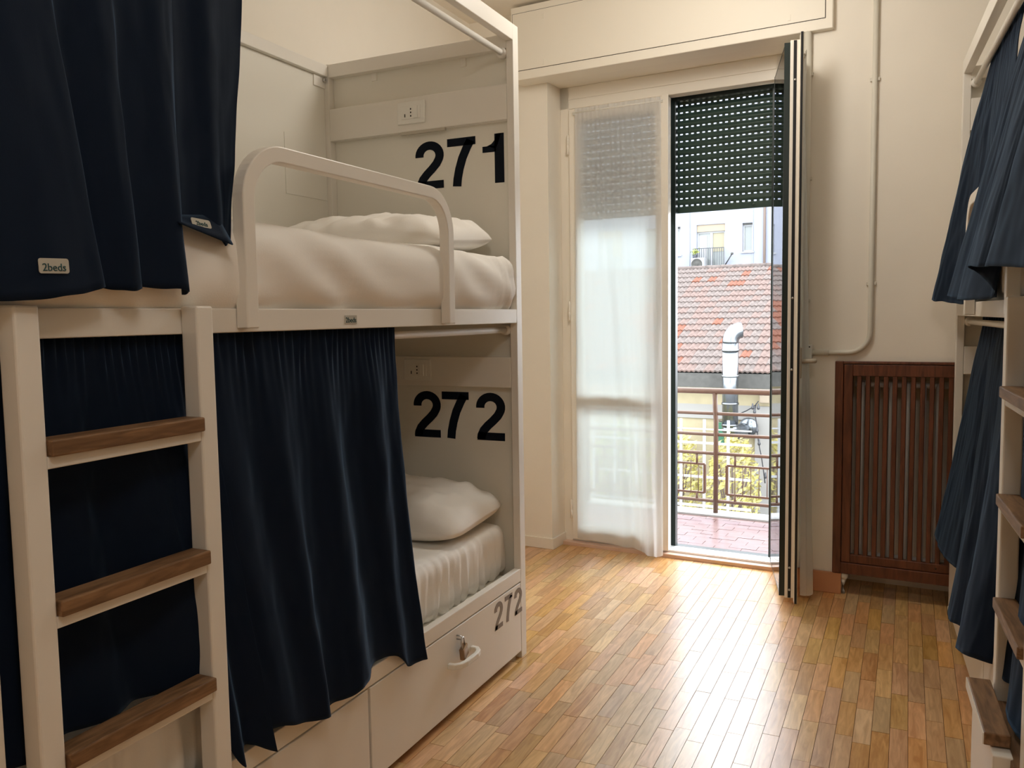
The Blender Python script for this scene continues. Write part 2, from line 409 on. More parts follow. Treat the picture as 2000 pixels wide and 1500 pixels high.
# roller-shutter box: boxed-out panel above the door
tr = wempty('trim_1'); struct(tr)
SBL, SBR = -1.64, -0.035
sb = MB(); sb.box(SBL, SBR, -0.035, 0.088, 2.540, CZ-0.015)
sb.build('shutter_box_casing', M['boxpanel'], tr, bevel=0.004)
box(-1.628, -0.068, -0.0385, -0.034, 2.588, 2.879).build('access_panel', M['boxpanel'], tr, bevel=0.001)
gp = MB()
for x0, x1, z0, z1 in ((-1.631, -0.065, 2.5855, 2.588), (-1.631, -0.065, 2.879, 2.8815), (-1.631, -1.628, 2.588, 2.879), (-0.068, -0.065, 2.588, 2.879)): gp.box(x0, x1, -0.0357, -0.030, z0, z1)
gp.build('panel_gap', M['slot'], tr)
for s_, z_ in ((-1.45, 2.62), (-1.45, 2.85), (-0.22, 2.62), (-0.22, 2.85)):
    box(s_-0.006, s_+0.006, -0.041, -0.036, z_-0.02, z_+0.006).build('clip', M['boxpanel'], tr)
# skirtings
bl = MB(); bl.box(-2.2, -1.484, 0.078, 0.09, 0, 0.062); bl.box(-1.492, -1.48, 0.078, 0.25, 0, 0.062)
wplace(struct(bl.build('baseboard_left', M['joinery'], bevel=0.003)))
wplace(struct(box(-0.165, NR0+0.003, -0.014, 0.0, 0, 0.098).build('baseboard_right', M['terracotta'], bevel=0.003)))
wplace(struct(box(-1.492, -0.165, 0.205, 0.34, -0.003, 0.020).build('trim_2', M['threshold'], bevel=0.003)))

# ------------------------------------------------------------------ setting: balcony door
door = wempty('door_1'); struct(door)
FN = 0.25
fr = empty('door_frame', parent=door)
box(-1.492, -1.438, FN, FN+0.07, 0.0, 2.545).build('jamb', M['joinery'], fr, bevel=0.003)
box(-0.332, -0.165, FN, FN+0.07, 0.0, 2.545).build('jamb', M['joinery'], fr, bevel=0.003)
box(-1.492, -0.165, FN, FN+0.07, 2.428, 2.545).build('head', M['joinery'], fr, bevel=0.003)
box(-1.44, -0.33, FN-0.006, FN+0.002, 2.478, 2.486).build('bead', M['joinery'], fr)
box(-1.438, -0.332, FN, FN+0.09, 0.018, 0.032).build('sill_strip', M['alu'], fr, bevel=0.002)
sl = MB()
for k in range(26): sl.box(-0.86+k*0.02, -0.848+k*0.02, FN+0.02, FN+0.07, 0.0315, 0.0335)
sl.build('sill_drain', M['conduit'], fr)
def leaf(name, width, T=0.062, Z0=0.03, Z1=2.424):
    """a French-door leaf: x along the width from the hinge, y = 0 room side .. T outside; the outside is glazed edge to edge"""
    lf = empty(name); ST = 0.066
    def prof(nm, x0, x1, z0, z1):
        box(x0, x1, 0, T-0.007, z0, z1).build(nm, M['joinery'], lf, bevel=0.003)
    prof('stile', 0, ST, Z0, Z1); prof('stile', width-ST, width, Z0, Z1)
    prof('top_rail', ST, width-ST, Z1-ST, Z1); prof('bottom_rail', ST, width-ST, Z0, Z0+0.085); prof('middle_rail', ST, width-ST, 0.80, 0.866)
    box(0.012, width-0.004, T-0.006, T, Z0+0.012, Z1-0.012).build('pane', M['glass'], lf)
    e_ = MB(); e_.box(0, 0.012, T-0.006, T+0.001, Z0, Z1); e_.box(0.012, width, T-0.006, T, Z1-0.012, Z1); e_.box(0.012, width, T-0.006, T, Z0, Z0+0.012)
    e_.build('outer_gasket', M['greenblack'], lf)
    return lf
LW = 0.562
left_leaf = leaf('fixed_leaf', LW); left_leaf.parent = door
left_leaf.location = (-1.436, FN-0.012, 0)
for z_ in (2.23, 1.32, 0.20):
    hg = MB().lathe((-1.440, FN-0.016, z_), [(0.0, -0.05), (0.0065, -0.05), (0.0065, -0.002), (0.005, 0), (0.0065, 0.002), (0.0065, 0.05), (0.003, 0.058), (0, 0.06)], 10)
    hg.build('hinge', M['joinery'], door)
box(-0.905, -0.868, FN-0.022, FN-0.011, 0.03, 2.43).build('meeting_strip', M['joinery'], door, bevel=0.003)
w_ = 0.505
right_leaf = leaf('open_leaf', w_, Z0=0.045, Z1=2.430); right_leaf.parent = door
# hinged on the right jamb and swung about 106 degrees into the room (mirrored: y = 0 is the room face)
ang = math.radians(-74.0)
LD = Vector((math.cos(ang), math.sin(ang))); LNR = Vector((-LD.y, LD.x)); LH = Vector((-0.333, 0.22))+LNR*0.062
right_leaf.location = (LH.x, LH.y, 0); right_leaf.rotation_euler = (0, 0, ang); right_leaf.scale = (1, -1, 1)
# in the leaf's axes +y (after the flip: towards -s) is the outside face; the room side laps further out
box(w_, w_+0.006, 0.040, 0.064, 0.040, 2.436).build('edge_gasket', M['greenblack'], right_leaf)
box(w_, w_+0.010, 0.0, 0.040, 0.032, 2.445).build('edge_profile', M['joinery'], right_leaf, bevel=0.002)
box(w_+0.0085, w_+0.011, 0.014, 0.027, 0.034, 2.443).build('lock_groove', M['black'], right_leaf)
for z_ in (0.07, 0.17, 1.05, 1.36, 2.28):
    MB().lathe((w_+0.0105, 0.0205, z_), [(0, 0.004), (0.005, 0.004), (0.005, 0.0)], 10, 'x').build('lock_pin', M['steel'], right_leaf)
box(w_-0.02, w_+0.024, -0.012, 0.0, 0.010, 2.470).build('rebate_lip', M['joinery'], right_leaf, bevel=0.002)
box(w_+0.0240, w_+0.0258, -0.010, 0.000, 0.012, 2.472).build('rebate_seal', M['black'], right_leaf)
h = empty('handle', (w_-0.028, -0.012, 1.085), parent=right_leaf)
box(-0.016, 0.016, -0.012, 0.0, -0.075, 0.06).build('backplate', M['handle'], h, bevel=0.004)
nk = MB().tube([(0, -0.010, 0), (0, -0.055, 0), (-0.006, -0.065, 0), (-0.02, -0.070, -0.001), (-0.13, -0.066, -0.004)], 0.010, 10)
nk.build('lever', M['handle'], h)

# dark outer frame of the open half and the roller shutter
of = tag(wempty('screen_frame'), 'dark green metal frame lining the open half of the balcony doorway', 'door frame')
box(-0.893, -0.866, 0.345, 0.385, 0.02, 2.457).build('upright', M['greenblack'], of, bevel=0.002)
box(-0.368, -0.335, 0.345, 0.385, 0.02, 2.457).build('upright', M['greenblack'], of, bevel=0.002)
box(-0.893, -0.335, 0.345, 0.385, 2.415, 2.457).build('head', M['greenblack'], of, bevel=0.002)
box(-0.893, -0.335, 0.345, 0.400, -0.002, 0.030).build('bottom_rail', M['greenblack'], of, bevel=0.002)
sh = tag(wempty('roller_shutter'), 'dark green perforated roller shutter lowered a third of the way over the doorway', 'shutter')
SP = 0.0375
def slat_mesh():
    mb = MB(); x0, x1 = -1.475, -0.30; n = 0.405
    pf = [(0.0, 0.0085), (-0.006, 0.014), (-0.0075, 0.021), (-0.006, 0.028), (0.0, 0.034), (0.0, SP)]
    P = [[(x, n+a, b) for a, b in pf] for x in (x0, x1)]
    mb.grid(P, True)
    k = 0; x = x0; hole, gap = 0.0140, 0.0160     # light slots: bridges between punched holes
    while x < x1-0.001:
        b = min(x+gap, x1); mb.add([(x, n, 0.0), (b, n, 0.0), (b, n, 0.0085), (x, n, 0.0085)], [(0,1,2,3)]); x = b+hole
    # lips above and below the holes
    mb.add([(x0, n, 0.0), (x1, n, 0.0), (x1, n, 0.0022), (x0, n, 0.0022)], [(0,1,2,3)])
    return mb.mesh('slat', M['slat'])
sm_ = slat_mesh()
z = 1.872
while z < 2.56:
    o = bpy.data.objects.new('slat', sm_); C.objects.link(o); o.parent = sh; o.location = (0, 0, z); z += SP
box(-1.475, -0.30, 0.398, 0.412, 1.838, 1.872).build('bottom_bar', M['slat'], sh, bevel=0.003)
MB().lathe((-0.47, 0.396, 1.856), [(0, -0.004), (0.009, -0.004), (0.011, 0.0), (0.011, 0.003)], 12, 'y').build('stop_button', M['slat'], sh)

# ------------------------------------------------------------------ bunk beds
BL = 2.08                                    # length; local y = 0 at the head end, negative towards the camera
def bunk(name, loc, rz, mir, top, lad, label, numbers):
    r = tag(empty(name, loc, rz), label, 'bunk bed', 'white bunk beds')
    def B(nm, x0, x1, y0, y1, z0, z1, m='bed', bev=0.002, parent=None):
        return box(x0*mir, x1*mir, y0, y1, z0, z1).build(nm, M[m], parent or r, bevel=bev)
    for y0, y1 in ((-0.045, 0.0), (-BL, -BL+0.045)):
        B('post', -0.028, 0.0, y0, y1, 0, top); B('post', -0.85, -0.82, y0, y1, 0, top-0.03)
    B('headboard_panel', -0.82, -0.028, -0.012, -0.003, 0.06, top-0.06, 'bedpanel')
    B('head_rail', -0.82, -0.028, -0.045, -0.003, top-0.083, top-0.032)
    B('footboard_panel', -0.82, -0.028, -BL+0.012, -BL+0.024, 0.06, top-0.06, 'bedpanel')
    B('foot_rail', -0.82, -0.028, -BL+0.008, -BL+0.045, top-0.083, top-0.032)
    B('top_bar', -0.030, 0.0, -BL+0.045, -0.045, top-0.058, top)
    B('back_panel', -0.852, -0.842, -BL+0.045, -0.045, 0.05, top-0.080, 'bedpanel')
    B('back_rail', -0.852, -0.822, -BL+0.045, -0.045, top-0.080, top-0.035)
    B('upper_rail', -0.030, 0.0, -BL+0.045, -0.045, 1.275, 1.326)
    B('upper_base', -0.84, -0.030, -BL+0.045, -0.045, 1.282, 1.300, 'bedpanel')
    B('lower_rail', -0.026, 0.0, -BL+0.045, -0.045, 0.299, 0.347)
    B('lower_base', -0.84, -0.026, -BL+0.045, -0.045, 0.299, 0.312, 'bedpanel')
    B('plinth', -0.80, -0.05, -BL+0.05, -0.06, 0.0, 0.028, 'slot', 0)
    # corner bracket and access plate on the back panel, clips under the head rail
    B('corner_bracket', -0.842, -0.836, -0.115, -0.045, top-0.125, top-0.035)
    B('corner_bolt', -0.836, -0.826, -0.062, -0.050, top-0.07, top-0.058, 'steel')
    B('corner_bolt', -0.836, -0.826, -0.062, -0.050, top-0.10, top-0.088, 'steel')
    B('access_plate', -0.842, -0.8395, -0.30, -0.05, 1.78, 2.01, 'bedpanel', 0.0005)
    for x_ in (-0.62, -0.22):
        B('rail_clip', x_-0.012, x_+0.012, -0.018, -0.010, top-0.115, top-0.083)
    # socket boards with outlets
    for z0, z1 in ((2.016, 2.143), (1.034, 1.149)):
        sbd = B('socket_board', -0.82, -0.0285, -0.0455, -0.010, z0, z1, 'bed', 0.003)
        ol = empty('outlet', (-0.432*mir, -0.0455, (z0+z1)/2+0.005)); ol.parent = r
        box(-0.062, 0.062, -0.007, 0, -0.042, 0.042).build('cover_plate', M['white'], ol, bevel=0.004)
        box(-0.042, 0.042, -0.0085, -0.006, -0.024, 0.024).build('module', M['white'], ol, bevel=0.001)
        sw = box(0.012, 0.032, -0.013, -0.008, -0.023, 0.023).build('rocker', M['white'], ol, bevel=0.002)
        for z_ in (-0.013, 0.0, 0.013): box(-0.002, 0.003, -0.0092, -0.008, z_-0.003, z_+0.003).build('pin_hole', M['slot'], ol)
        box(-0.028, -0.024, -0.0092, -0.008, -0.016, -0.004).build('switch_mark', M['slot'], ol)
    B('reading_light', -0.49, -0.29, -0.042, -0.030, 2.006, 2.017, 'handle', 0.001)
    # guard rail: a flat bar bent into an arch
    R = 0.115; a0, a1 = -1.462, -0.588; zt = 1.668
    path = [(0.018*mir, a0, 1.283), (0.018*mir, a0, zt-R)]
    for k in range(1, 13): a = PI-k*PI/24; path.append((0.018*mir, a0+R+R*math.cos(a), zt-R+R*math.sin(a)))
    for k in range(0, 13): a = PI/2-k*PI/24; path.append((0.018*mir, a1-R+R*math.cos(a), zt-R+R*math.sin(a)))
    path.append((0.018*mir, a1, 1.280))
    g = MB().sweep(path, [(-0.018, -0.016), (0.018, -0.016), (0.018, 0.016), (-0.018, 0.016)], up=Vector((1, 0, 0)), smooth=False)
    g.build('guard_rail', M['bed'], r, bevel=0.003)
    # ladder
    ld = empty('ladder', parent=r); l0, l1 = lad
    for a, b in ((l0-0.043, l0), (l1, l1+0.043)): B('ladder_post', 0.001, 0.044, a, b, 0, 1.330, 'bed', 0.004, ld)
    for k, z_ in enumerate((1.111, 0.843, 0.580, 0.314)):
        d = 0.056
        B('rung', 0.004, d, l0+0.001, l1-0.001, z_-0.028, z_, 'tread', 0.003, ld)
        B('rung_support', 0.006, 0.042, l0, l1, z_-0.049, z_-0.028, 'bed', 0.002, ld)
    # drawers
    for k, (a, b) in enumerate(((-BL+0.05, -1.0415), (-1.031, -0.048))):
        d = empty('drawer', parent=r)
        B('drawer_front', -0.018, 0.0, a, b, 0.029, 0.294, 'bed', 0.002, d)
        B('drawer_box', -0.70, -0.018, a+0.02, b-0.02, 0.04, 0.25, 'bedpanel', 0, d)
        hy = a+0.505; hz = 0.188
        pts = [(0.0, hy-0.078, hz), (0.022, hy-0.076, hz), (0.036, hy-0.060, hz), (0.042, hy-0.035, hz), (0.042, hy+0.035, hz), (0.036, hy+0.060, hz), (0.022, hy+0.076, hz), (0.0, hy+0.078, hz)]
        pts = [(p[0]*mir, p[1], p[2]) for p in pts]
        MB().sweep(pts, [(-0.008, -0.009), (0.008, -0.009), (0.008, 0.009), (-0.008, 0.009)], smooth=False).build('handle', M['white'], d, bevel=0.003)
        st = MB().tube([(0.0, hy-0.02, 0.268), (0.016*mir, hy-0.02, 0.268), (0.018*mir, hy-0.02, 0.262), (0.016*mir, hy-0.02, 0.256), (0.0, hy-0.02, 0.256)], 0.0025, 6, up=Vector((0, 1, 0)))
        st.build('lock_staple', M['steel'], d)
        if numbers and k == 1:
            for q, ch in enumerate('272'):
                digit(ch, 0.068, 0.098, M['greyink'], d, lambda a_, b_, dp, q=q: ((0.0005+dp)*mir, -0.272+q*0.083+a_, 0.183+b_))
    # curtain rods
    for z_ in (2.252 if top > 2.32 else top-0.098, 1.250):
        MB().tube([(-0.045*mir, -BL+0.045, z_), (-0.045*mir, -0.046, z_)], 0.011, 12).build('curtain_rod', M['bed'], r)
        for y_ in (-0.044, -BL+0.044):
            MB().lathe((-0.045*mir, y_, z_), [(0, -0.012), (0.019, -0.012), (0.019, 0.012), (0, 0.012)], 14, 'y').build('rod_socket', M['bed'], r)
    if numbers:
        for q, (ch, x_) in enumerate(zip('271', (-0.442, -0.302, -0.153))):
            digit(ch, 0.130, 0.180, M['ink'], r, lambda a_, b_, dp, x_=x_: (x_+a_, -0.0125-dp, 1.797+b_))
        for q, (ch, x_) in enumerate(zip('272', (-0.478, -0.350, -0.196))):
            digit(ch, 0.128, 0.184, M['ink'], r, lambda a_, b_, dp, x_=x_: (x_+a_, -0.0125-dp, 0.826+b_))
        box(0.0005, 0.0015, -1.095, -1.043, 1.287, 1.309).build('maker_label', M['label'], r)
        text_mesh('maker_name', '2beds', 0.019, M['teal'], r, Matrix.Translation((0.0018, -1.069, 1.2965)) @ Matrix(((0,0,1,0),(1,0,0,0),(0,1,0,0),(0,0,0,1))))
    return r
bed_l = bunk('bunk_bed', (-1.308, 2.860, 0), 0.0, 1, 2.350, (-1.962, -1.632), 'white two-tier bunk bed with black numbers on its headboard, open toward the balcony door', True)
RB_A = math.radians(3.02); RB_O = Vector((0.179, 3.94, 0)); RB_B = Vector((-math.sin(RB_A), math.cos(RB_A), 0)); RB_N = Vector((-math.cos(RB_A), -math.sin(RB_A), 0))
bed_r = bunk('bunk_bed', RB_O, RB_A, -1, 2.300, (-1.915, -1.570), 'white two-tier bunk bed beside the slatted wooden radiator cover, its ladder seen almost edge-on', False)
def RB(d, off, z): return RB_O-RB_B*d+RB_N*off+Vector((0, 0, z))

# ------------------------------------------------------------------ mattresses and pillows
def nz(x, y, z): return noise.noise(Vector((x, y, z)))
def mattress(loc, rz, size, label, disp, r=0.06, step=0.022):
    o = rounded_box(*size, r, step, disp).build('mattress', M['sheet'], fix=False)
    o.location = loc; o.rotation_euler = (0, 0, rz)
    return tag(o, label, 'mattress', 'mattresses in white sheets')
def disp_upper(p, n):
    d = 0.010*nz(p.x*3, p.y*2.2, p.z*4)+0.004*nz(p.x*9, p.y*7, p.z*9)
    if n.x > 0.5:      # diagonal drag lines on the front side, gathered towards the head corner
        d += 0.010*math.sin((p.y*1.3+p.z*2.6)*17+3*nz(p.y*2, p.z*3, 1))*max(0, nz(p.y*1.7+4, p.z*2, 3)+0.22)
        d += 0.006*math.sin((p.y*1.0+p.z*0.35)*105+2*nz(p.y*9, p.z*7, 2))*max(0.0, (p.y-1.76)/0.2)
        d += 0.012*math.sin(PI*min(1, max(0, p.z/0.24)))
    if n.y > 0.3: d += 0.004*math.sin((p.x+p.z)*70)
    return d
mattress((-1.308-0.835, 2.860-2.02, 1.302), 0, (0.835, 1.990, 0.222), 'thick mattress in a white sheet on the upper tier behind the arched guard rail', disp_upper, 0.075, 0.02)
def disp_lower(p, n):
    d = 0.008*nz(p.x*3, p.y*2.5, p.z*4)+0.003*nz(p.x*10, p.y*9, p.z*9)
    if n.x > 0.4:      # elastic hem gathers the fitted sheet into upright pleats
        k = max(0.0, 1-p.z/0.20)
        d += (0.010*math.sin(p.y*125+4*nz(p.y*7, 0, 2)+2*nz(p.y*3, p.z*6, 5))+0.016*nz(p.y*26, p.z*6, 7))*(0.2+0.9*k)
    elif n.z > 0.5:
        d += 0.004*math.sin((p.x*0.6+p.y)*60)*max(0, nz(p.x*4, p.y*4, 9))*max(0, (p.x-0.45)/0.3)
    return d
mattress((-2.142, 0.845, 0.312), 0, (0.772, 1.985, 0.205), 'mattress with a gathered white fitted sheet on the lower tier above the drawers', disp_lower, 0.045, 0.016)
mr = mattress(RB(2.03, -0.055, 0.312), RB_A, (0.772, 1.955, 0.205), 'white mattress on the lower tier behind the curtain beside the radiator cover', disp_lower, 0.05, 0.05)
mr = mattress(RB(2.03, -0.035, 1.302), RB_A, (0.80, 1.955, 0.215), 'white mattress on the upper tier beside the radiator cover, behind hanging navy curtains', disp_upper, 0.06, 0.05)

def pillow(loc, rot, L, Wd, T, label, seed):
    nu, nv = 64, 48; up = []; dn = []
    for i in range(nu+1):
        a = -1+2*i/nu; ru = []; rd = []
        for j in range(nv+1):
            b = -1+2*j/nv
            pin = 1-0.055*(1-a*a)*abs(b)**3
            x = a*L/2*(1-0.035*(1-b*b)*abs(a)**3)*(1-0.06*b**6); y = b*Wd/2*pin*(1-0.10*a**6)
            t = max(0, 1-abs(a)**2.6)**0.5*max(0, 1-abs(b)**2.6)**0.5
            w = 0.018*nz(x*8+seed, y*8, 1)+0.012*nz(x*20, y*15+seed, 4)+0.012*math.sin((x*0.8+y)*50+seed+4*nz(x*5, y*5, seed))*max(0, nz(x*5, y*5, seed+2))
            e = min(1, 5*(1-max(abs(a), abs(b))))
            ru.append((x, y, T*0.62*t+w*e+0.004)); rd.append((x, y, -T*0.38*t+0.5*w*e*0))
        up.append(ru); dn.append(rd)
    mb = MB().grid(up).grid([list(reversed(q)) for q in dn])
    # side walls close the seam
    ring = [(i, 0) for i in range(nu+1)]+[(nu, j) for j in range(1, nv+1)]+[(i, nv) for i in range(nu-1, -1, -1)]+[(0, j) for j in range(nv-1, 0, -1)]
    vs = [up[i][j] for i, j in ring]+[dn[i][j] for i, j in ring]; k = len(ring)
    mb.add(vs, [(i, (i+1) % k, (i+1) % k+k, i+k) for i in range(k)], True)
    o = mb.build('pillow', M['sheet']); o.location = loc; o.rotation_euler = rot
    return tag(o, label, 'pillow', 'bed pillows')
pillow((-1.71, 2.54, 1.568), (math.radians(5), math.radians(1), math.radians(5)), 0.72, 0.48, 0.155, 'white pillow on the upper tier behind the arched guard rail', 1)
pillow((-1.715, 2.615, 0.580), (math.radians(3), math.radians(1), math.radians(2)), 0.70, 0.45, 0.185, 'plump white pillow on the lower tier under the larger of the lower numbers', 5)

# ------------------------------------------------------------------ curtains
def curtain(name, top, hem, label, cat, group, m='navy', nu=240, nv=64, ruffle=0.022, gather=(46, 0.007), fold=(0, 0), seed=0, ease=1.0, bow=0.0, cover=0.0, thick=0.0025):
    """top / hem: control points (x, y, z); cloth falls from one smooth line to the other, gathered at the top"""
    T = catmull(top, nu+1); Hm = catmull(hem, nu+1); P = []
    # even the hem out by arc length against the top
    cw = sum((Hm[i+1]-Hm[i]).length for i in range(nu))
    for i in range(nu+1):
        row = []; t0 = T[i]; h0 = Hm[i]; u = i/nu
        dirv = (T[min(i+1, nu)]-T[max(i-1, 0)]); dirv.z = 0; dirv.normalize(); nrm = Vector((dirv.y, -dirv.x, 0))
        for j in range(-2, nv+1):
            v = max(0.0, j/nv)
            p = t0.lerp(h0, v**ease)
            if j < 0: p = t0+Vector((0, 0, -j*ruffle/2))
            g = gather[1]*(math.sin(u*gather[0]*2*PI+2.2*nz(u*9, seed, 0))+0.8*nz(u*gather[0]*1.7, seed+3, 1))*(0.6+0.9*nz(u*13, seed+1, 4))*math.exp(-v*15.0)
            if j < 0: g *= 1.3
            f = 0
            if fold[0]:
                f = fold[1]*(math.sin(u*fold[0]*2*PI+2.5*nz(u*3, seed+9, v*0.6))*0.7+1.1*nz(u*fold[0]*1.3, seed+5, v*0.8))*min(1, v*2.2+0.1)
            c = 0.0020*nz(u*34*cw, v*9, seed)+0.0038*nz(u*14*cw+v*6, v*5, seed+2)
            b = bow*math.sin(PI*min(1, v))+(cover if j <= 0 else cover*math.exp(-v*5))
            p = p+nrm*(g+f+c+b)
            if j > 0: p.z += 0.004*nz(u*14, seed+7, 0)*v
            row.append(tuple(p))
        P.append(row)
    o = MB().grid(P).build(name, M[m], fix=False, solid=thick)
    return tag(o, label, cat, group)
GN = 'navy bed curtains'
XR = -1.353     # curtain rods of the bed on the left
# lower tier, panel beside the ladder that reaches to the open half
curtain('bed_curtain', [(XR, 1.28, 1.252), (XR, 1.55, 1.252), (XR, 1.80, 1.252), (XR, 2.035, 1.252)],
    [(-1.295, 1.36, .385), (-1.292, 1.43, .378), (-1.265, 1.50, .352), (-1.250, 1.575, .335), (-1.285, 1.62, .337), (-1.262, 1.69, .338), (-1.268, 1.745, .352), (-1.296, 1.83, .362), (-1.292, 1.92, .352), (-1.268, 1.985, .300), (-1.272, 2.055, .292), (-1.30, 2.075, .288)],
    'navy curtain half drawn across the lower tier, hanging from the ladder to the open bed', 'curtain', GN, fold=(4.2, 0.016), seed=2, gather=(30, 0.006), cover=0.019)
curtain('bed_curtain', [(XR, 0.83, 1.252), (XR, 1.0, 1.252), (XR, 1.15, 1.252), (XR, 1.30, 1.252)],
    [(-1.345, 0.83, .555), (-1.335, 0.90, .560), (-1.350, 0.97, .562), (-1.335, 1.04, .560), (-1.348, 1.11, .560), (-1.330, 1.18, .556), (-1.312, 1.235, .545), (-1.282, 1.268, .43), (-1.266, 1.30, .352), (-1.278, 1.335, .378), (-1.255, 1.388, .345)],
    'navy curtain seen between the rungs of the nearer ladder', 'curtain', GN, fold=(4, 0.010), seed=11, gather=(24, 0.006), cover=0.019)
# upper tier: panel hanging outside over the mattress, and the one tucked behind it
up_a = curtain('bed_curtain', [(XR+.012, 0.80, 2.255), (XR+.012, 0.95, 2.255), (XR+.012, 1.12, 2.255), (XR+.012, 1.27, 2.255)],
    [(-1.262, 0.790, 1.334), (-1.246, 0.853, 1.336), (-1.240, 0.924, 1.343), (-1.246, 0.982, 1.352), (-1.252, 1.014, 1.362), (-1.280, 1.010, 1.366), (-1.276, 1.045, 1.358), (-1.250, 1.072, 1.357), (-1.256, 1.093, 1.360), (-1.279, 1.093, 1.366), (-1.268, 1.144, 1.362), (-1.250, 1.186, 1.360), (-1.258, 1.203, 1.356), (-1.282, 1.212, 1.352)],
    'navy curtain of the upper tier over the nearer ladder, its white tag near the hem', 'curtain', GN, fold=(0, 0), seed=21, gather=(14, 0.005), cover=0.019, nu=300)
up_b = curtain('bed_curtain', [(XR-.012, 1.22, 2.255), (XR-.012, 1.32, 2.255), (XR-.012, 1.42, 2.255), (XR-.012, 1.535, 2.255)],
    [(-1.305, 1.185, 1.50), (-1.300, 1.235, 1.495), (-1.288, 1.285, 1.482), (-1.284, 1.325, 1.465), (-1.284, 1.338, 1.456), (-1.292, 1.356, 1.470)],
    'navy curtain with a turned-up corner resting against the upper mattress near the guard rail', 'curtain', GN, fold=(2, 0.009), seed=31, gather=(11, 0.005))
fl = MB().grid([[(-1.298+0.010*k, 1.19+(1.328-1.19)*q/8, 1.505-(0.004+0.010*q/8)*k*1.1+0.012*(q/8)) for k in range(5)] for q in range(9)]).build('turned_hem', M['navy'], up_b, fix=False, solid=0.003)
def tag_label(parent, c, ax, ay, w, h, text):
    c = Vector(c); ax = Vector(ax).normalized(); nr = ax.cross(Vector(ay)).normalized(); ay = nr.cross(ax)
    q = lambda a, b, d: c+ax*a+ay*b+nr*d
    mb = MB(); r_ = 0.004; poly = []
    for sx, sy, a0 in ((1, 1, 0), (-1, 1, 90), (-1, -1, 180), (1, -1, 270)):
        for k in range(4): a = math.radians(a0+k*30); poly.append((sx*(w/2-r_)+r_*math.cos(a), sy*(h/2-r_)+r_*math.sin(a)))
    n = len(poly); mb.add([q(a, b, 0) for a, b in poly]+[q(a, b, .0012) for a, b in poly], [tuple(range(n-1, -1, -1)), tuple(range(n, 2*n))]+[(i, (i+1) % n, (i+1) % n+n, i+n) for i in range(n)])
    mb.build('woven_tag', M['label'], parent)
    mt = Matrix((ax, ay, nr)).transposed().to_4x4(); mt.translation = q(0, -h*0.12, 0.0016)
    text_mesh('tag_lettering', text, h*0.72, M['teal'], parent, mt)
tag_label(up_a, (-1.242, 0.912, 1.392), (0.03, 1, 0.03), (-0.02, 0, 1), 0.052, 0.024, '2beds')
tag_label(up_b, (-1.276, 1.262, 1.494), (0, 1, -0.05), (-0.4, 0, 1), 0.05, 0.018, '2beds')

def rc(pts): return [tuple(RB(*p)) for p in pts]
curtain('bed_curtain', rc([(0.30, -.045, 1.252), (0.55, -.045, 1.252), (0.80, -.045, 1.252), (1.20, -.045, 1.252)]),
    rc([(0.02, .055, .36), (.10, .058, .345), (.20, .058, .335), (.34, .045, .335), (.46, .028, .34), (.54, .010, .335), (.66, .045, .30), (.82, .080, .285), (.92, .088, .285), (.98, .055, .29), (1.04, .040, .285), (1.10, .072, .285), (1.19, .086, .295), (1.27, .070, .305), (1.32, .018, .31)]),
    'navy curtain flaring out of the lower tier in front of the wooden radiator cover', 'curtain', GN, seed=41, cover=-0.019, gather=(22, 0.006), nu=320, fold=(5, 0.004), bow=-0.012)
curtain('bed_curtain', rc([(1.35, -.045, 1.252), (1.5, -.045, 1.252), (1.75, -.045, 1.252), (2.0, -.045, 1.252)]),
    rc([(1.40, .010, .46), (1.50, .022, .41), (1.58, .030, .37), (1.64, .010, .385), (1.70, .034, .36), (1.78, .040, .34), (1.88, .02, .335), (2.0, .0, .33)]),
    'navy curtain behind the ladder standing beside the radiator cover', 'curtain', GN, seed=51, cover=-0.019, gather=(20, 0.006), fold=(5, 0.006))
curtain('bed_curtain', rc([(0.30, -.045, 2.204), (0.5, -.045, 2.204), (0.75, -.045, 2.204), (0.95, -.045, 2.204)]),
    rc([(0.05, .098, 1.342), (.14, .085, 1.335), (.28, .045, 1.325), (.42, .006, 1.320), (.52, -.012, 1.332), (.60, -.014, 1.336), (.68, -.020, 1.334), (.80, -.016, 1.334), (.92, -.020, 1.336)]),
    'navy curtain of the upper tier tucked behind the guard rail above the radiator cover', 'curtain', GN, seed=61, cover=-0.019, gather=(22, 0.006), fold=(4, 0.004))
curtain('bed_curtain', rc([(1.42, -.040, 2.204), (1.6, -.040, 2.204), (1.82, -.040, 2.204), (2.03, -.040, 2.204)]),
    rc([(.70, .085, 1.350), (.80, .104, 1.345), (.95, .088, 1.336), (1.01, .068, 1.332), (1.06, .102, 1.330), (1.20, .090, 1.326), (1.35, .052, 1.328), (1.385, .048, 1.350), (1.355, .085, 1.398), (1.39, .112, 1.412), (1.55, .112, 1.405), (1.62, .094, 1.402), (1.72, .112, 1.398), (1.88, .088, 1.388), (2.03, .066, 1.380)]),
    'navy upper curtain thrown over the guard rail of the bed by the radiator cover', 'curtain', GN, seed=71, cover=-0.019, gather=(26, 0.006), nu=320)

# wide lowest tread with its white box at the foot of that ladder
st = tag(empty('step_box', RB(1.70, 0.004, 0), RB_A), 'white step box with dark wooden tread at the foot of the edge-on ladder', 'step')
box(-0.086, -0.046, -0.185, 0.160, 0.0, 0.318).build('riser', M['bed'], st, bevel=0.003)
box(-0.100, -0.046, -0.150, 0.162, 0.322, 0.352).build('tread', M['tread'], st, bevel=0.003)
box(-0.102, -0.0995, -0.150, 0.162, 0.324, 0.350).build('edge_strip', M['bed'], st)

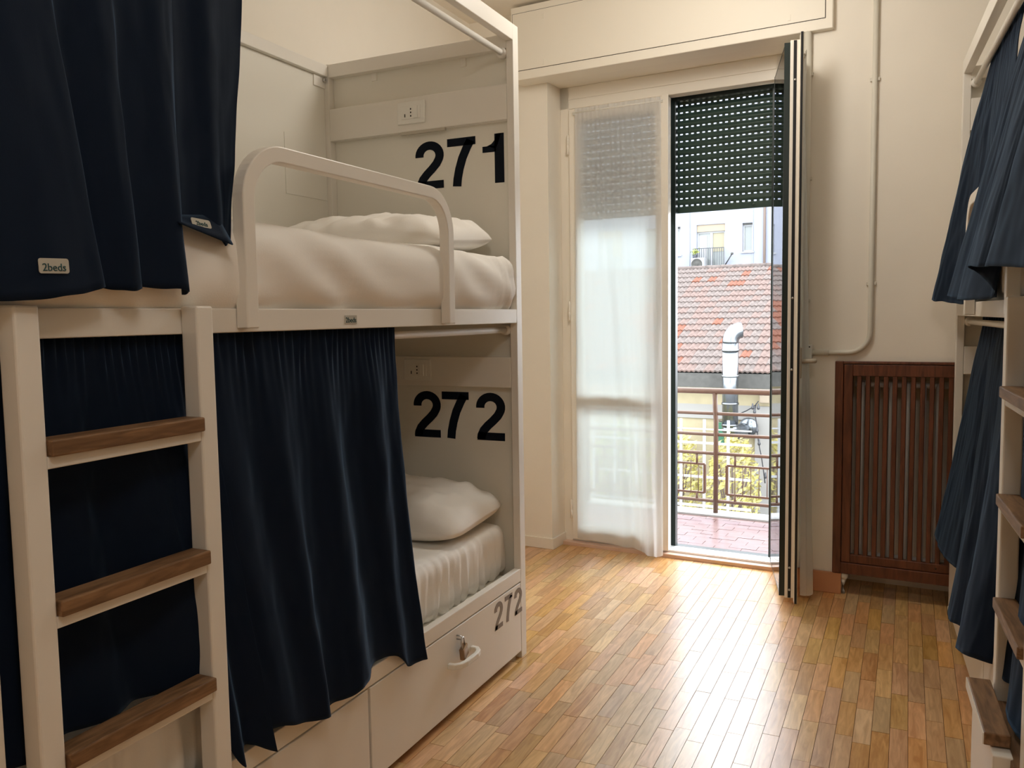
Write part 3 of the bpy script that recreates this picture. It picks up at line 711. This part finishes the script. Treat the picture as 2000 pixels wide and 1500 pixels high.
# padlock on the drawer staple
pl = tag(empty('padlock', (-1.286, 2.318, 0.228), math.radians(10)), 'small brass padlock hanging from the staple of the numbered drawer', 'padlock')
box(-0.009, 0.009, -0.021, 0.021, -0.034, 0.006).build('lock_body', M['brass'], pl, bevel=0.003)
pl.rotation_euler = (math.radians(14), 0, math.radians(10))
sk = [(0, -0.013, 0.0)]+[(0, -0.013*math.cos(a*PI/10), 0.026+0.013*math.sin(a*PI/10)) for a in range(11)]+[(0, 0.013, 0.0)]
MB().tube(sk, 0.0028, 8, up=Vector((1, 0, 0))).build('shackle', M['steel'], pl)

# ------------------------------------------------------------------ sheer curtains on the two door leaves
def wc(pts): return [tuple(W(*p)) for p in pts]
curtain('sheer_curtain', wc([(-1.392, .222, 2.402), (-1.25, .222, 2.402), (-1.08, .222, 2.402), (-0.905, .222, 2.402)]),
    wc([(-1.388, .205, .050), (-1.30, .198, .046), (-1.20, .20, .040), (-1.12, .19, .034), (-1.06, .20, .030), (-1.01, .185, .028), (-0.985, .165, .022), (-0.955, .150, .012), (-0.925, .165, .010), (-0.905, .150, .012), (-0.878, .168, .020)]),
    'white sheer curtain on the closed leaf of the balcony door', 'curtain', 'sheer door curtains', 'sheer', seed=81, gather=(18, 0.003), fold=(4, 0.007), ruffle=0.018, thick=0)
rd1 = tag(wempty('curtain_wire'), 'thin rod carrying the sheer curtain on the closed door leaf', 'curtain rod')
MB().tube([(-1.405, .222, 2.398), (-0.895, .222, 2.398)], 0.004, 8).build('wire', M['white'], rd1)
for s_ in (-1.40, -0.90): box(s_-0.006, s_+0.006, 0.222, 0.240, 2.390, 2.406).build('hook', M['white'], rd1)
def LV(a, b, z):   # a along the open leaf from its hinge, b out from its room face
    d = Vector((math.cos(ang), math.sin(ang))); n = Vector((-d.y, d.x)); q = LH+d*a+n*(b+0.012)
    return tuple(W(q.x, q.y, z))
curtain('sheer_curtain', [LV(.06, .016, 2.395), LV(.2, .016, 2.395), LV(.33, .016, 2.395), LV(.475, .016, 2.395)],
    [LV(.06, .02, .04), LV(.13, .035, .04), LV(.20, .02, .035), LV(.27, .045, .035), LV(.34, .03, .03), LV(.41, .075, .03), LV(.465, .055, .03), LV(.475, .02, .035)],
    'white sheer curtain on the open leaf of the balcony door, beside the terracotta skirting', 'curtain', 'sheer door curtains', 'sheer', seed=91, gather=(16, 0.004), fold=(5, 0.006), ruffle=0.018, thick=0)
rd2 = tag(empty('curtain_wire'), 'thin rod carrying the sheer curtain on the open door leaf', 'curtain rod')
MB().tube([LV(.05, .014, 2.392), LV(.485, .014, 2.392)], 0.004, 8).build('wire', M['white'], rd2)
for a_ in (.055, .48): MB().tube([LV(a_, 0, 2.392), LV(a_, .014, 2.392)], 0.004, 8).build('hook', M['white'], rd2)

# ------------------------------------------------------------------ conduits on the wall
cd = tag(wempty('conduit'), 'grey plastic conduit dropping from the ceiling and curving to the junction box', 'conduit')
pts = [(0.137, -0.012, CZ), (0.137, -0.012, 1.205)]
for k in range(1, 9): a = -k*PI/16; pts.append((0.137-0.09+0.09*math.cos(a), -0.012, 1.205+0.09*math.sin(a)))
pts.append((-0.105, -0.012, 1.115))
MB().tube(pts, 0.011, 12, up=Vector((0, 1, 0))).build('pipe', M['conduit'], cd)
for z_ in (2.30, 1.42):
    box(0.137-0.020, 0.137+0.020, -0.010, 0.0, z_-0.008, z_+0.008).build('saddle_clip', M['conduit'], cd, bevel=0.002)
MB().tube([(-0.035, -0.012, 1.115), (-0.105, -0.012, 1.115)], 0.0145, 12, up=Vector((0, 1, 0))).build('coupling', M['conduit'], cd)
jb = tag(wempty('junction_box'), 'small cream junction box where the grey conduit meets the upright pipe', 'junction box')
box(-0.138, -0.105, -0.03, 0.0, 1.085, 1.150).build('box_body', M['white'], jb, bevel=0.003)
MB().lathe((-0.116, -0.031, 1.140), [(0, -0.001), (0.0035, -0.001), (0.0035, 0.002)], 8, 'y').build('screw', M['slot'], jb)
pp = tag(wempty('upright_pipe'), 'white upright pipe running from the shutter box down to the junction box', 'pipe')
MB().tube([(-0.142, -0.018, 2.545), (-0.142, -0.018, 1.118)], 0.017, 14, up=Vector((0, 1, 0))).build('pipe', M['conduit'], pp)
for z_ in (2.36, 1.9, 1.35): box(-0.142-0.024, -0.142+0.024, -0.014, 0.0, z_-0.007, z_+0.007).build('saddle_clip', M['conduit'], pp, bevel=0.002)

# ------------------------------------------------------------------ radiator and its wooden cover
rd = tag(wempty('radiator'), 'cream column radiator hidden behind the wooden slats', 'radiator')
for k in range(11):
    s_ = 0.10+k*0.063
    MB().tube([(s_, 0.08, 0.16), (s_, 0.065, 0.19), (s_, 0.062, 0.55), (s_, 0.065, 0.95), (s_, 0.08, 0.98)], 0.013, 10, up=Vector((0, 1, 0))).build('column', M['radiator'], rd)
for z_ in (0.17, 0.97): MB().tube([(0.07, 0.085, z_), (0.76, 0.085, z_)], 0.018, 10).build('header', M['radiator'], rd)
for s_ in (0.10, 0.70): box(s_-0.01, s_+0.01, 0.07, 0.24, 0.30, 0.33).build('bracket', M['radiator'], rd)
vp = MB().tube([(0.072, 0.085, 0.17), (0.05, 0.06, 0.15), (0.045, 0.02, 0.10), (0.040, 0.0, 0.06), (0.040, 0.01, 0.0)], 0.010, 10)
vp.build('supply_pipe', M['white'], rd)
MB().lathe((0.045, 0.012, 0.085), [(0, -0.02), (0.014, -0.02), (0.017, -0.01), (0.014, 0.012), (0, 0.012)], 12, 'y').build('valve', M['white'], rd)
cv = tag(wempty('radiator_cover'), 'dark wooden radiator cover with upright slats set in the wall', 'radiator cover')
C0, C1, CB, CT = -0.006, 0.82, 0.101, 1.076
def cb(nm, a, b, n0, n1, z0, z1, bev=0.003): return box(a, b, n0, n1, z0, z1).build(nm, M['mahog'], cv, bevel=bev)
cb('outer_frame', C0, C0+0.036, -0.020, 0.012, CB, CT); cb('outer_frame', C1-0.036, C1, -0.020, 0.012, CB, CT)
cb('outer_frame', C0+0.036, C1-0.036, -0.020, 0.012, CT-0.012, CT); cb('outer_frame', C0+0.036, C1-0.036, -0.020, 0.012, CB, CB+0.052)
cb('door_stile', C0+0.038, C0+0.076, -0.017, 0.010, CB+0.054, CT-0.014); cb('door_stile', C1-0.076, C1-0.038, -0.017, 0.010, CB+0.054, CT-0.014)
cb('door_rail', C0+0.076, C1-0.076, -0.017, 0.010, CT-0.066, CT-0.014); cb('door_rail', C0+0.076, C1-0.076, -0.017, 0.010, CB+0.054, CB+0.092)
s_ = C0+0.102
smesh = box(-0.0095, 0.0095, -0.013, 0.012, CB+0.09, CT-0.064).mesh('slat', M['mahog'])
while s_ < C1-0.09:
    o = bpy.data.objects.new('slat', smesh); C.objects.link(o); o.parent = cv; o.location = (s_, 0, 0)
    md = o.modifiers.new('edges', 'BEVEL'); md.width = 0.002; md.segments = 1
    s_ += 0.0366
MB().lathe((0.42, -0.017, CB+0.072), [(0, -0.002), (0.004, -0.002), (0.004, 0.0)], 8, 'y').build('catch', M['slot'], cv)

# no lamp bodies: two added, unseen point lights fill the room
# ------------------------------------------------------------------ balcony
bf = wplace(struct(box(-3.2, 2.2, 0.30, 1.36, -0.22, -0.012).build('floor_balcony', M['grout'])))
tw, tl_ = 0.074, 0.150; tm = box(-tl_/2+.001, tl_/2-.001, -tw/2+.001, tw/2-.001, -0.012, 0.0).mesh('tile', M['paver'])
rows = []; n_ = 0.40+tw/2; k = 0
while n_ < 1.21:
    s_ = -3.1+(k % 2)*tl_/2
    while s_ < 2.1: rows.append((s_, n_)); s_ += tl_
    n_ += tw; k += 1
rest = MB(); rt = random.Random(5)
for s_, n_ in rows:
    if -1.75 < s_ < 0.2:
        o = bpy.data.objects.new('tile', tm); C.objects.link(o); o.parent = bf; o.location = (s_, n_, rt.uniform(-.001, .0005))
    else: rest.box(s_-tl_/2+.001, s_+tl_/2-.001, n_-tw/2+.001, n_+tw/2-.001, -.012, 0)
stuff(rest.build('tiles_beyond', M['paver'], bf))
box(-3.2, 2.2, 1.205, 1.36, -0.22, 0.012).build('kerb', M['curb'], bf, bevel=0.004)
wplace(struct(box(-3.2, 2.2, 0.455, 0.47, -0.2, 0.0).build('trim_3', M['curb'])))
rl = tag(wempty('balcony_railing'), 'brown metal balcony railing with rectangular grid panels between its posts', 'railing')
RN = 1.275
def bar(nm, p, q, r_, sq=False):
    pr = [(-r_, -r_), (r_, -r_), (r_, r_), (-r_, r_)] if sq else [(r_*math.cos(2*PI*i/10), r_*math.sin(2*PI*i/10)) for i in range(10)]
    up = Vector((0, 1, 0)) if abs(p[2]-q[2]) > 0.01 else Vector((0, 0, 1))
    return MB().sweep([p, q], pr, up=up, smooth=not sq).build(nm, M['rail'], rl)
for z_, r_, nm in ((0.803, 0.019, 'handrail'), (0.658, 0.011, 'bar'), (0.522, 0.011, 'bar'), (0.399, 0.011, 'bar'), (0.088, 0.011, 'bar')):
    bar(nm, (-3.2, RN, z_), (2.2, RN, z_), r_)
for k in range(-2, 4):
    s_ = -0.893+k*0.90
    MB().tube([(s_, RN, 0.0), (s_, RN, 0.60), (s_-0.006, RN, 0.70), (s_-0.008, RN, 0.80)], 0.016, 10, up=Vector((0, 1, 0))).build('post', M['rail'], rl)
    for a, b in ((s_+0.072, s_+0.072+0.345), (s_+0.483, s_+0.483+0.345)):
        for z_ in (0.325, 0.137): bar('panel_bar', (a, RN, z_), (b, RN, z_), 0.0065, True)
        for x_ in (a, b): bar('panel_bar', (x_, RN, 0.137), (x_, RN, 0.325), 0.0085, True)
        for q in range(1, 7): bar('grid_rod', (a+q*0.0505, RN, 0.14), (a+q*0.0505, RN, 0.322), 0.0028)
        for x_ in (a+0.052, b-0.052):
            bar('stub', (x_, RN, 0.325), (x_, RN, 0.399), 0.0075); bar('stub', (x_, RN, 0.088), (x_, RN, 0.137), 0.0075)

# ------------------------------------------------------------------ across the yard: the tiled house
yd = wplace(struct(box(-40, 30, 1.5, 60, -3.6, -3.5).build('ground_yard', M['yard'])))
hs = tag(wempty('tiled_house'), 'low white house with a weathered pantile roof across the yard', 'house')
EN, EZ, RNN, RZ = 14.0, 0.02, 19.8, 2.577
sl_v = Vector((0, RNN-EN, RZ-EZ)); SLN = sl_v.length; sl_d = sl_v/SLN; sl_n = Vector((0, -sl_d.z, sl_d.y))
box(-12, 3, EN+0.35, EN+0.60, -0.72, -0.05).build('wall', M['ochre'], hs)
box(-12, -3.53, EN+0.40, EN+0.60, -3.5, -1.04).build('garden_wall', M['ochre'], hs)
wm = MB(); wm.box(-12, 3, EN+0.35, EN+0.55, -1.04, -0.72); wm.box(-3.53, 3, EN+0.30, EN+0.55, -3.5, -0.72)
wm.build('lower_wall', M['render_wall'], hs)
box(-12, 3, 19.5, 25, -3.5, 2.45).build('rear_block', M['render_wall'], hs)
box(-12, 3, EN+3.0, EN+3.2, -3.5, -0.1).build('inner_wall', M['ochre'], hs)
MB().prism([(EN+0.02, EZ-0.05), (RNN, RZ-0.05), (RNN, RZ-0.20), (EN+0.02, EZ-0.16)], -12, 3, 'yz').build('roof_deck', M['fascia'], hs)
box(-12, 3, EN-0.03, EN+0.03, -0.311, EZ-0.02).build('fascia', M['fascia'], hs)
box(-12, 3, EN+0.03, EN+0.40, -0.33, -0.30).build('soffit', M['ochre'], hs)
TW, TL = 0.212, 0.352
def tile_mesh(m):
    mb = MB(); P = []
    for i in range(9):
        x = TW*i/8; hgt = 0.030*(1-math.cos(2*PI*i/4))/2
        P.append([Vector((x, 0, 0))+sl_d*(-0.035)+sl_n*(hgt-0.004), Vector((x, 0, 0))+sl_d*(-0.035)+sl_n*(hgt+0.034), Vector((x, 0, 0))+sl_d*TL+sl_n*(hgt+0.002)])
    mb.grid(P, False)
    return mb
tmesh = [tile_mesh(0).mesh('roof_tile', M[k]) for k in ('tile_a', 'tile_b', 'tile_c')]
rr = random.Random(12); nrow = int(SLN/TL+0.5); restm = [MB(), MB(), MB()]; cand = []
for r_ in range(nrow):
    for c_ in range(int(15/TW)):
        s_ = -12+c_*TW; p = Vector((s_, EN, EZ))+sl_d*(r_*TL+0.02)
        q = rr.random(); nb = nz(s_*0.55, r_*0.18, 3)
        kind = 2 if (q < 0.05 or (nb > 0.30 and q < 0.75)) else (1 if q < 0.45 else 0)
        # how near the tile lies to the line of sight through the open half of the door
        t = (p.y+4.04)/4.29; mid = 0.529+(-0.60-0.529)*t; cand.append((abs(s_+TW/2-mid), p, kind))
cand.sort(key=lambda a: a[0])
for i, (d, p, kind) in enumerate(cand):
    if i < 300:
        o = bpy.data.objects.new('roof_tile', tmesh[kind]); C.objects.link(o); o.parent = hs; o.location = p+sl_n*rr.uniform(0, .006)
    else:
        tb = tile_mesh(0); restm[kind].add([Vector(v)+p for v in tb.v], tb.f)
for k, mb in zip(('tile_a', 'tile_b', 'tile_c'), restm): stuff(mb.build('roof_tiles_beyond', M[k], hs, fix=False))
for k in range(int(15/0.42)):
    s_ = -12+k*0.42
    MB().tube([(s_-0.02, RNN, RZ+0.02), (s_+0.42, RNN, RZ+0.01)], 0.075, 10).build('ridge_tile', M['tile_a'], hs)
# steel flue with its elbow
fu = tag(wempty('flue_pipe'), 'shiny steel flue pipe with an elbow rising past the pantile eaves', 'flue pipe')
FX, FNN, FR = -3.88, 13.55, 0.165
MB().tube([(FX, FNN, -1.10), (FX, FNN, 0.70)], FR, 24, up=Vector((0, 1, 0))).build('straight_pipe', M['zinc'], fu)
for z_ in (0.52, -0.02, -0.60, -1.05): MB().lathe((FX, FNN, z_), [(FR, -0.02), (FR+0.016, -0.02), (FR+0.016, 0.02), (FR, 0.02)], 24).build('clamp_band', M['zinc'], fu)
el = [(FX, FNN, 0.68)]
for k in range(9): a = k*PI/16*1.0; el.append((FX+0.20*(1-math.cos(a)), FNN+0.10*(1-math.cos(a)), 0.70+0.24*math.sin(a)))
MB().tube(el, FR+0.004, 20, up=Vector((0, 1, 0))).build('elbow', M['zinc'], fu)
el2 = [(FX, FNN, -1.05)]+[(FX+0.14*(1-math.cos(k*PI/12)), FNN-0.0*k, -1.10-0.20*math.sin(k*PI/12)) for k in range(7)]+[(FX+0.36, FNN, -1.30)]
MB().tube([(FX, FNN, -1.05), (FX, FNN, -1.12), (FX+0.05, FNN+0.12, -1.22), (FX+0.12, FNN+0.4, -1.24), (FX+0.14, FNN+0.9, -1.24)], FR, 20, up=Vector((1, 0, 0))).build('lower_elbow', M['zinc'], fu)
MB().lathe((FX+0.24, FNN+0.62, -1.16), [(0, -0.02), (0.2, -0.02), (0.2, 0.02), (0, 0.02)], 24, 'y').build('wall_flange', M['zinc'], fu)
# wall lamp with the string of bulbs
wlmp = tag(wempty('wall_lamp'), 'small cream floodlight under the pantile eaves', 'lamp')
box(-3.40, -3.19, EN+0.10, EN+0.22, -0.63, -0.46).build('lamp_body', M['warmwin'], wlmp, bevel=0.02)
box(-3.33, -3.26, EN+0.20, EN+0.36, -0.58, -0.50).build('arm', M['warmwin'], wlmp)
sg = tag(wempty('string_lights'), 'black cable of hanging bulbs looped beside the white wall across the yard', 'string lights')
LN = EN-0.15
cabs = [[(-3.80, LN, -0.86), (-3.62, LN, -0.78), (-3.44, LN, -0.66), (-3.36, LN, -0.56)], [(-3.40, LN, -0.60), (-3.43, LN, -0.78), (-3.39, LN, -1.1), (-3.35, LN, -1.45), (-3.28, LN, -1.8), (-3.21, LN, -2.3)], [(-4.2, LN, -1.02), (-4.0, LN, -1.05), (-3.8, LN, -1.04)]]
for cpt in cabs: MB().tube(catmull(cpt, 16), 0.011, 6, up=Vector((0, 1, 0))).build('cable', M['cable'], sg)
for s_, z_ in ((-3.44, -0.75), (-3.48, -0.66), (-3.385, -1.15), (-3.34, -1.42), (-3.205, -2.12), (-4.08, -1.08), (-3.36, -0.66)):
    MB().lathe((s_, LN, z_), [(0.012, 0.05), (0.018, 0.02), (0.02, 0.0), (0.034, -0.04), (0.026, -0.075), (0, -0.085)], 10).build('bulb', M['bulb'], sg)
# white trellis screen, bin and planting below the eaves
ts = tag(wempty('trellis_screen'), 'white metal trellis screen in front of the yellow-green bushes', 'trellis')
for k in range(-5, 4):
    s_ = -4.584+k*0.480
    if s_ < -3.2: box(s_-0.025, s_+0.025, 12.38, 12.42, -3.5, -0.815).build('upright', M['curb'], ts)
for z_, t_ in ((-1.01, .012), (-1.29, .022), (-1.98, .022), (-2.57, .024)): box(-7.0, -3.17, 12.385, 12.415, z_-t_, z_+t_).build('crossbar', M['curb'], ts)
bn = tag(wempty('sign_board'), 'small green board behind the trellis beside the flue pipe', 'board')
box(-4.28, -4.10, 13.90, 13.95, -1.52, -1.06).build('board_panel', M['bin'], bn)
MB().tube([(-4.30, 13.925, -1.30), (-4.08, 13.925, -1.30)], 0.012, 8).build('fixing_bar', M['bin'], bn)
def bush(loc, rad, m, label, seed, cnt=900):
    r_ = tag(wempty('bush', *loc), label, 'bush')
    rn = random.Random(seed); mb = MB()
    for _ in range(cnt):
        a = rn.uniform(0, 2*PI); u = rn.uniform(-1, 1); q = rn.uniform(0.55, 1.0)**0.5; w_ = math.sqrt(1-u*u)
        c = Vector((rad[0]*q*w_*math.cos(a), rad[1]*q*w_*math.sin(a), rad[2]*(1+u*q)))
        d = Vector((rn.gauss(0, 1), rn.gauss(0, 1), rn.gauss(0, 1))).normalized(); e_ = d.orthogonal().normalized(); f_ = d.cross(e_)
        l = rn.uniform(.05, .10)
        mb.add([c-e_*l, c+f_*l*0.4, c+e_*l, c-f_*l*0.4], [(0, 1, 2, 3)])
    stuff(mb.build('leaves', M[m], r_, fix=False))
    st_ = MB()
    for k in range(7):
        a = k*0.9; st_.tube([(0.03*math.cos(a), 0.03*math.sin(a), -0.02), (rad[0]*.3*math.cos(a), rad[1]*.3*math.sin(a), rad[2]*0.7), (rad[0]*.6*math.cos(a), rad[1]*.6*math.sin(a), rad[2]*1.4)], 0.02, 6)
    st_.build('stems', M['brown_pipe'], r_)
for i, (s_, n_, rad, m, lb) in enumerate((
    (-4.98, 13.15, (.64, .5, 1.22), 'leaf2', 'yellowing bush behind the trellis, left of the balcony post'),
    (-3.72, 13.15, (.58, .5, 1.16), 'leaf2', 'yellowing bush behind the trellis, beside the white wall corner'),
    (-6.25, 13.15, (.60, .5, 1.25), 'leaf', 'green bush behind the trellis, seen through the sheer curtain'))):
    bush((s_, n_, -3.5), rad, m, lb, 40+i)

# ------------------------------------------------------------------ the lavender block behind
lb = tag(wempty('apartment_block'), 'pale lavender apartment block rising behind the pantile roof', 'building')
BN = 32.0; BZ = 12.5
openings = [(-12.3, -10.72, 3.87, 5.09), (-10.0, -8.76, 3.05, 5.11), (-8.03, -7.60, 3.87, 5.07), (-5.6, -4.4, 3.05, 5.11), (-14.6, -13.4, 3.05, 5.1)]
wbm = MB(); xs = sorted({-22, 6} | {o[0] for o in openings} | {o[1] for o in openings})
for a, b in zip(xs[:-1], xs[1:]):
    o = [q for q in openings if q[0] <= a and q[1] >= b]
    if o: wbm.box(a, b, BN, BN+0.3, -3.5, o[0][2]); wbm.box(a, b, BN, BN+0.3, o[0][3], BZ)
    else: wbm.box(a, b, BN, BN+0.3, -3.5, BZ)
wbm.box(-22, 6, BN+0.9, BN+9, -3.5, BZ)
wbm.build('wall', M['lavender'], lb)
box(-22.3, 6.3, BN-0.3, BN+9.2, BZ, BZ+0.25).build('cornice', M['lavender'], lb)
box(-10.33, -10.29, BN-0.035, BN, -3.5, BZ).build('wall_joint', M['lavender'], lb)
box(-7.605, -7.575, BN-0.03, BN, -3.5, BZ).build('wall_joint', M['lavender'], lb)
for s_ in (-7.10, -6.48):
    MB().tube([(s_, BN-0.08, -3.4), (s_, BN-0.08, BZ)], 0.055, 10, up=Vector((0, 1, 0))).build('downpipe', M['brown_pipe'] if s_ < -7 else M['fascia'], lb)
for i, (a, b, z0, z1) in enumerate(openings):
    big = z0 < 3.5
    w0 = empty('window', parent=lb)
    if big: box(a, b, BN+0.05, BN+0.16, z1-0.30, z1).build('shutter_case', M['warmwin'], w0)
    else: box(a, b, BN+0.05, BN+0.14, z1-0.07, z1).build('shutter_case', M['fascia'], w0)
    zt = z1-(0.30 if big else 0.07); f = 0.07
    fm = MB(); fm.box(a, a+f, BN+0.12, BN+0.2, z0, zt); fm.box(b-f, b, BN+0.12, BN+0.2, z0, zt); fm.box(a+f, b-f, BN+0.12, BN+0.2, zt-f, zt); fm.box(a+f, b-f, BN+0.12, BN+0.2, z0, z0+f)
    if big or b-a > 1: fm.box((a+b)/2-0.06, (a+b)/2+0.06, BN+0.12, BN+0.2, z0+f, zt-f)
    fm.build('frame', M['curb'], w0)
    box(a+f, (a+b)/2, BN+0.17, BN+0.18, z0+f, zt-f).build('pane', M['winglass'], w0)
    box((a+b)/2, b-f, BN+0.17, BN+0.18, z0+f, zt-f).build('pane', M['winglass'], w0)
    if big:
        box((a+b)/2+0.06, b-f, BN+0.155, BN+0.165, z0+0.9, zt-f).build('blind', M['yellowblind'], w0)
        box(a+f, a+f+0.35, BN+0.155, BN+0.165, z0+f, zt-0.15).build('net_curtain', M['curb'], w0)
    if not big: box(a-0.06, b+0.06, BN-0.06, BN+0.1, z0-0.06, z0).build('sill', M['curb'], w0)
    box(a, b, BN+0.28, BN+0.3, z0, z1).build('reveal_back', M['fascia'], w0)
bal = empty('balcony_guard', parent=lb)
a, b = -10.07, -8.74
for z_ in (4.075, 3.10): box(a, b, BN-0.30, BN-0.27, z_-0.015, z_+0.015).build('guard_rail', M['railiron'], bal)

for k in range(15):
    x_ = a+(b-a)*k/14; box(x_-0.010, x_+0.010, BN-0.295, BN-0.275, 3.10, 4.07).build('baluster', M['railiron'], bal)
box(a-0.05, b+0.05, BN-0.35, BN, 2.95, 3.06).build('balcony_slab', M['curb'], lb)
ac = tag(wempty('air_conditioner'), 'white outdoor air conditioner unit on the far balcony', 'air conditioner')
box(-10.04, -9.46, BN-0.72, BN-0.42, 3.10, 3.66).build('casing', M['curb'], ac, bevel=0.02)
MB().lathe((-9.78, BN-0.725, 3.39), [(0, 0.0), (0.06, -0.02), (0.07, 0.0), (0.20, 0.0), (0.23, -0.02), (0.24, 0.0)], 24, 'y').build('fan_grille', M['fascia'], ac)
for x_ in (-9.95, -9.55): box(x_-0.03, x_+0.03, BN-0.72, BN-0.1, 3.04, 3.10).build('bracket', M['railiron'], ac)
fp = tag(wempty('potted_plant'), 'small leafy plant in a dark pot on the railing of the far balcony', 'plant')
MB().lathe((-9.97, BN-0.36, 3.62), [(0, 0), (0.07, 0), (0.10, 0.2), (0.085, 0.2), (0, 0.17)], 14).build('pot', M['railiron'], fp)
pm = MB(); rp = random.Random(4)
for _ in range(60):
    c = Vector((-9.97+rp.gauss(0, .07), BN-0.36+rp.gauss(0, .06), 3.93+rp.gauss(0, .07))); d = Vector((rp.gauss(0, 1), rp.gauss(0, 1), rp.gauss(0, 1))).normalized(); e_ = d.orthogonal().normalized(); f_ = d.cross(e_)
    pm.add([c-e_*.06, c+f_*.03, c+e_*.06, c-f_*.03], [(0, 1, 2, 3)])
stuff(pm.build('leaves', M['leaf'], fp, fix=False))
MB().tube([(-9.97, BN-0.36, 3.78), (-9.97, BN-0.36, 3.95)], 0.012, 6, up=Vector((0, 1, 0))).build('stem', M['leaf'], fp)
pb = tag(wempty('bracket_pole'), 'grey pole jutting diagonally from the lavender wall beside the far balcony', 'pole')
MB().tube([(-8.74, BN-0.05, 3.35), (-8.55, BN-0.25, 3.55), (-8.36, BN-0.40, 3.79)], 0.025, 8).build('pole', M['fascia'], pb)
MB().lathe((-8.36, BN-0.40, 3.79), [(0, -0.05), (0.05, -0.04), (0.06, 0.0), (0.05, 0.04), (0, 0.05)], 10).build('pole_head', M['fascia'], pb)
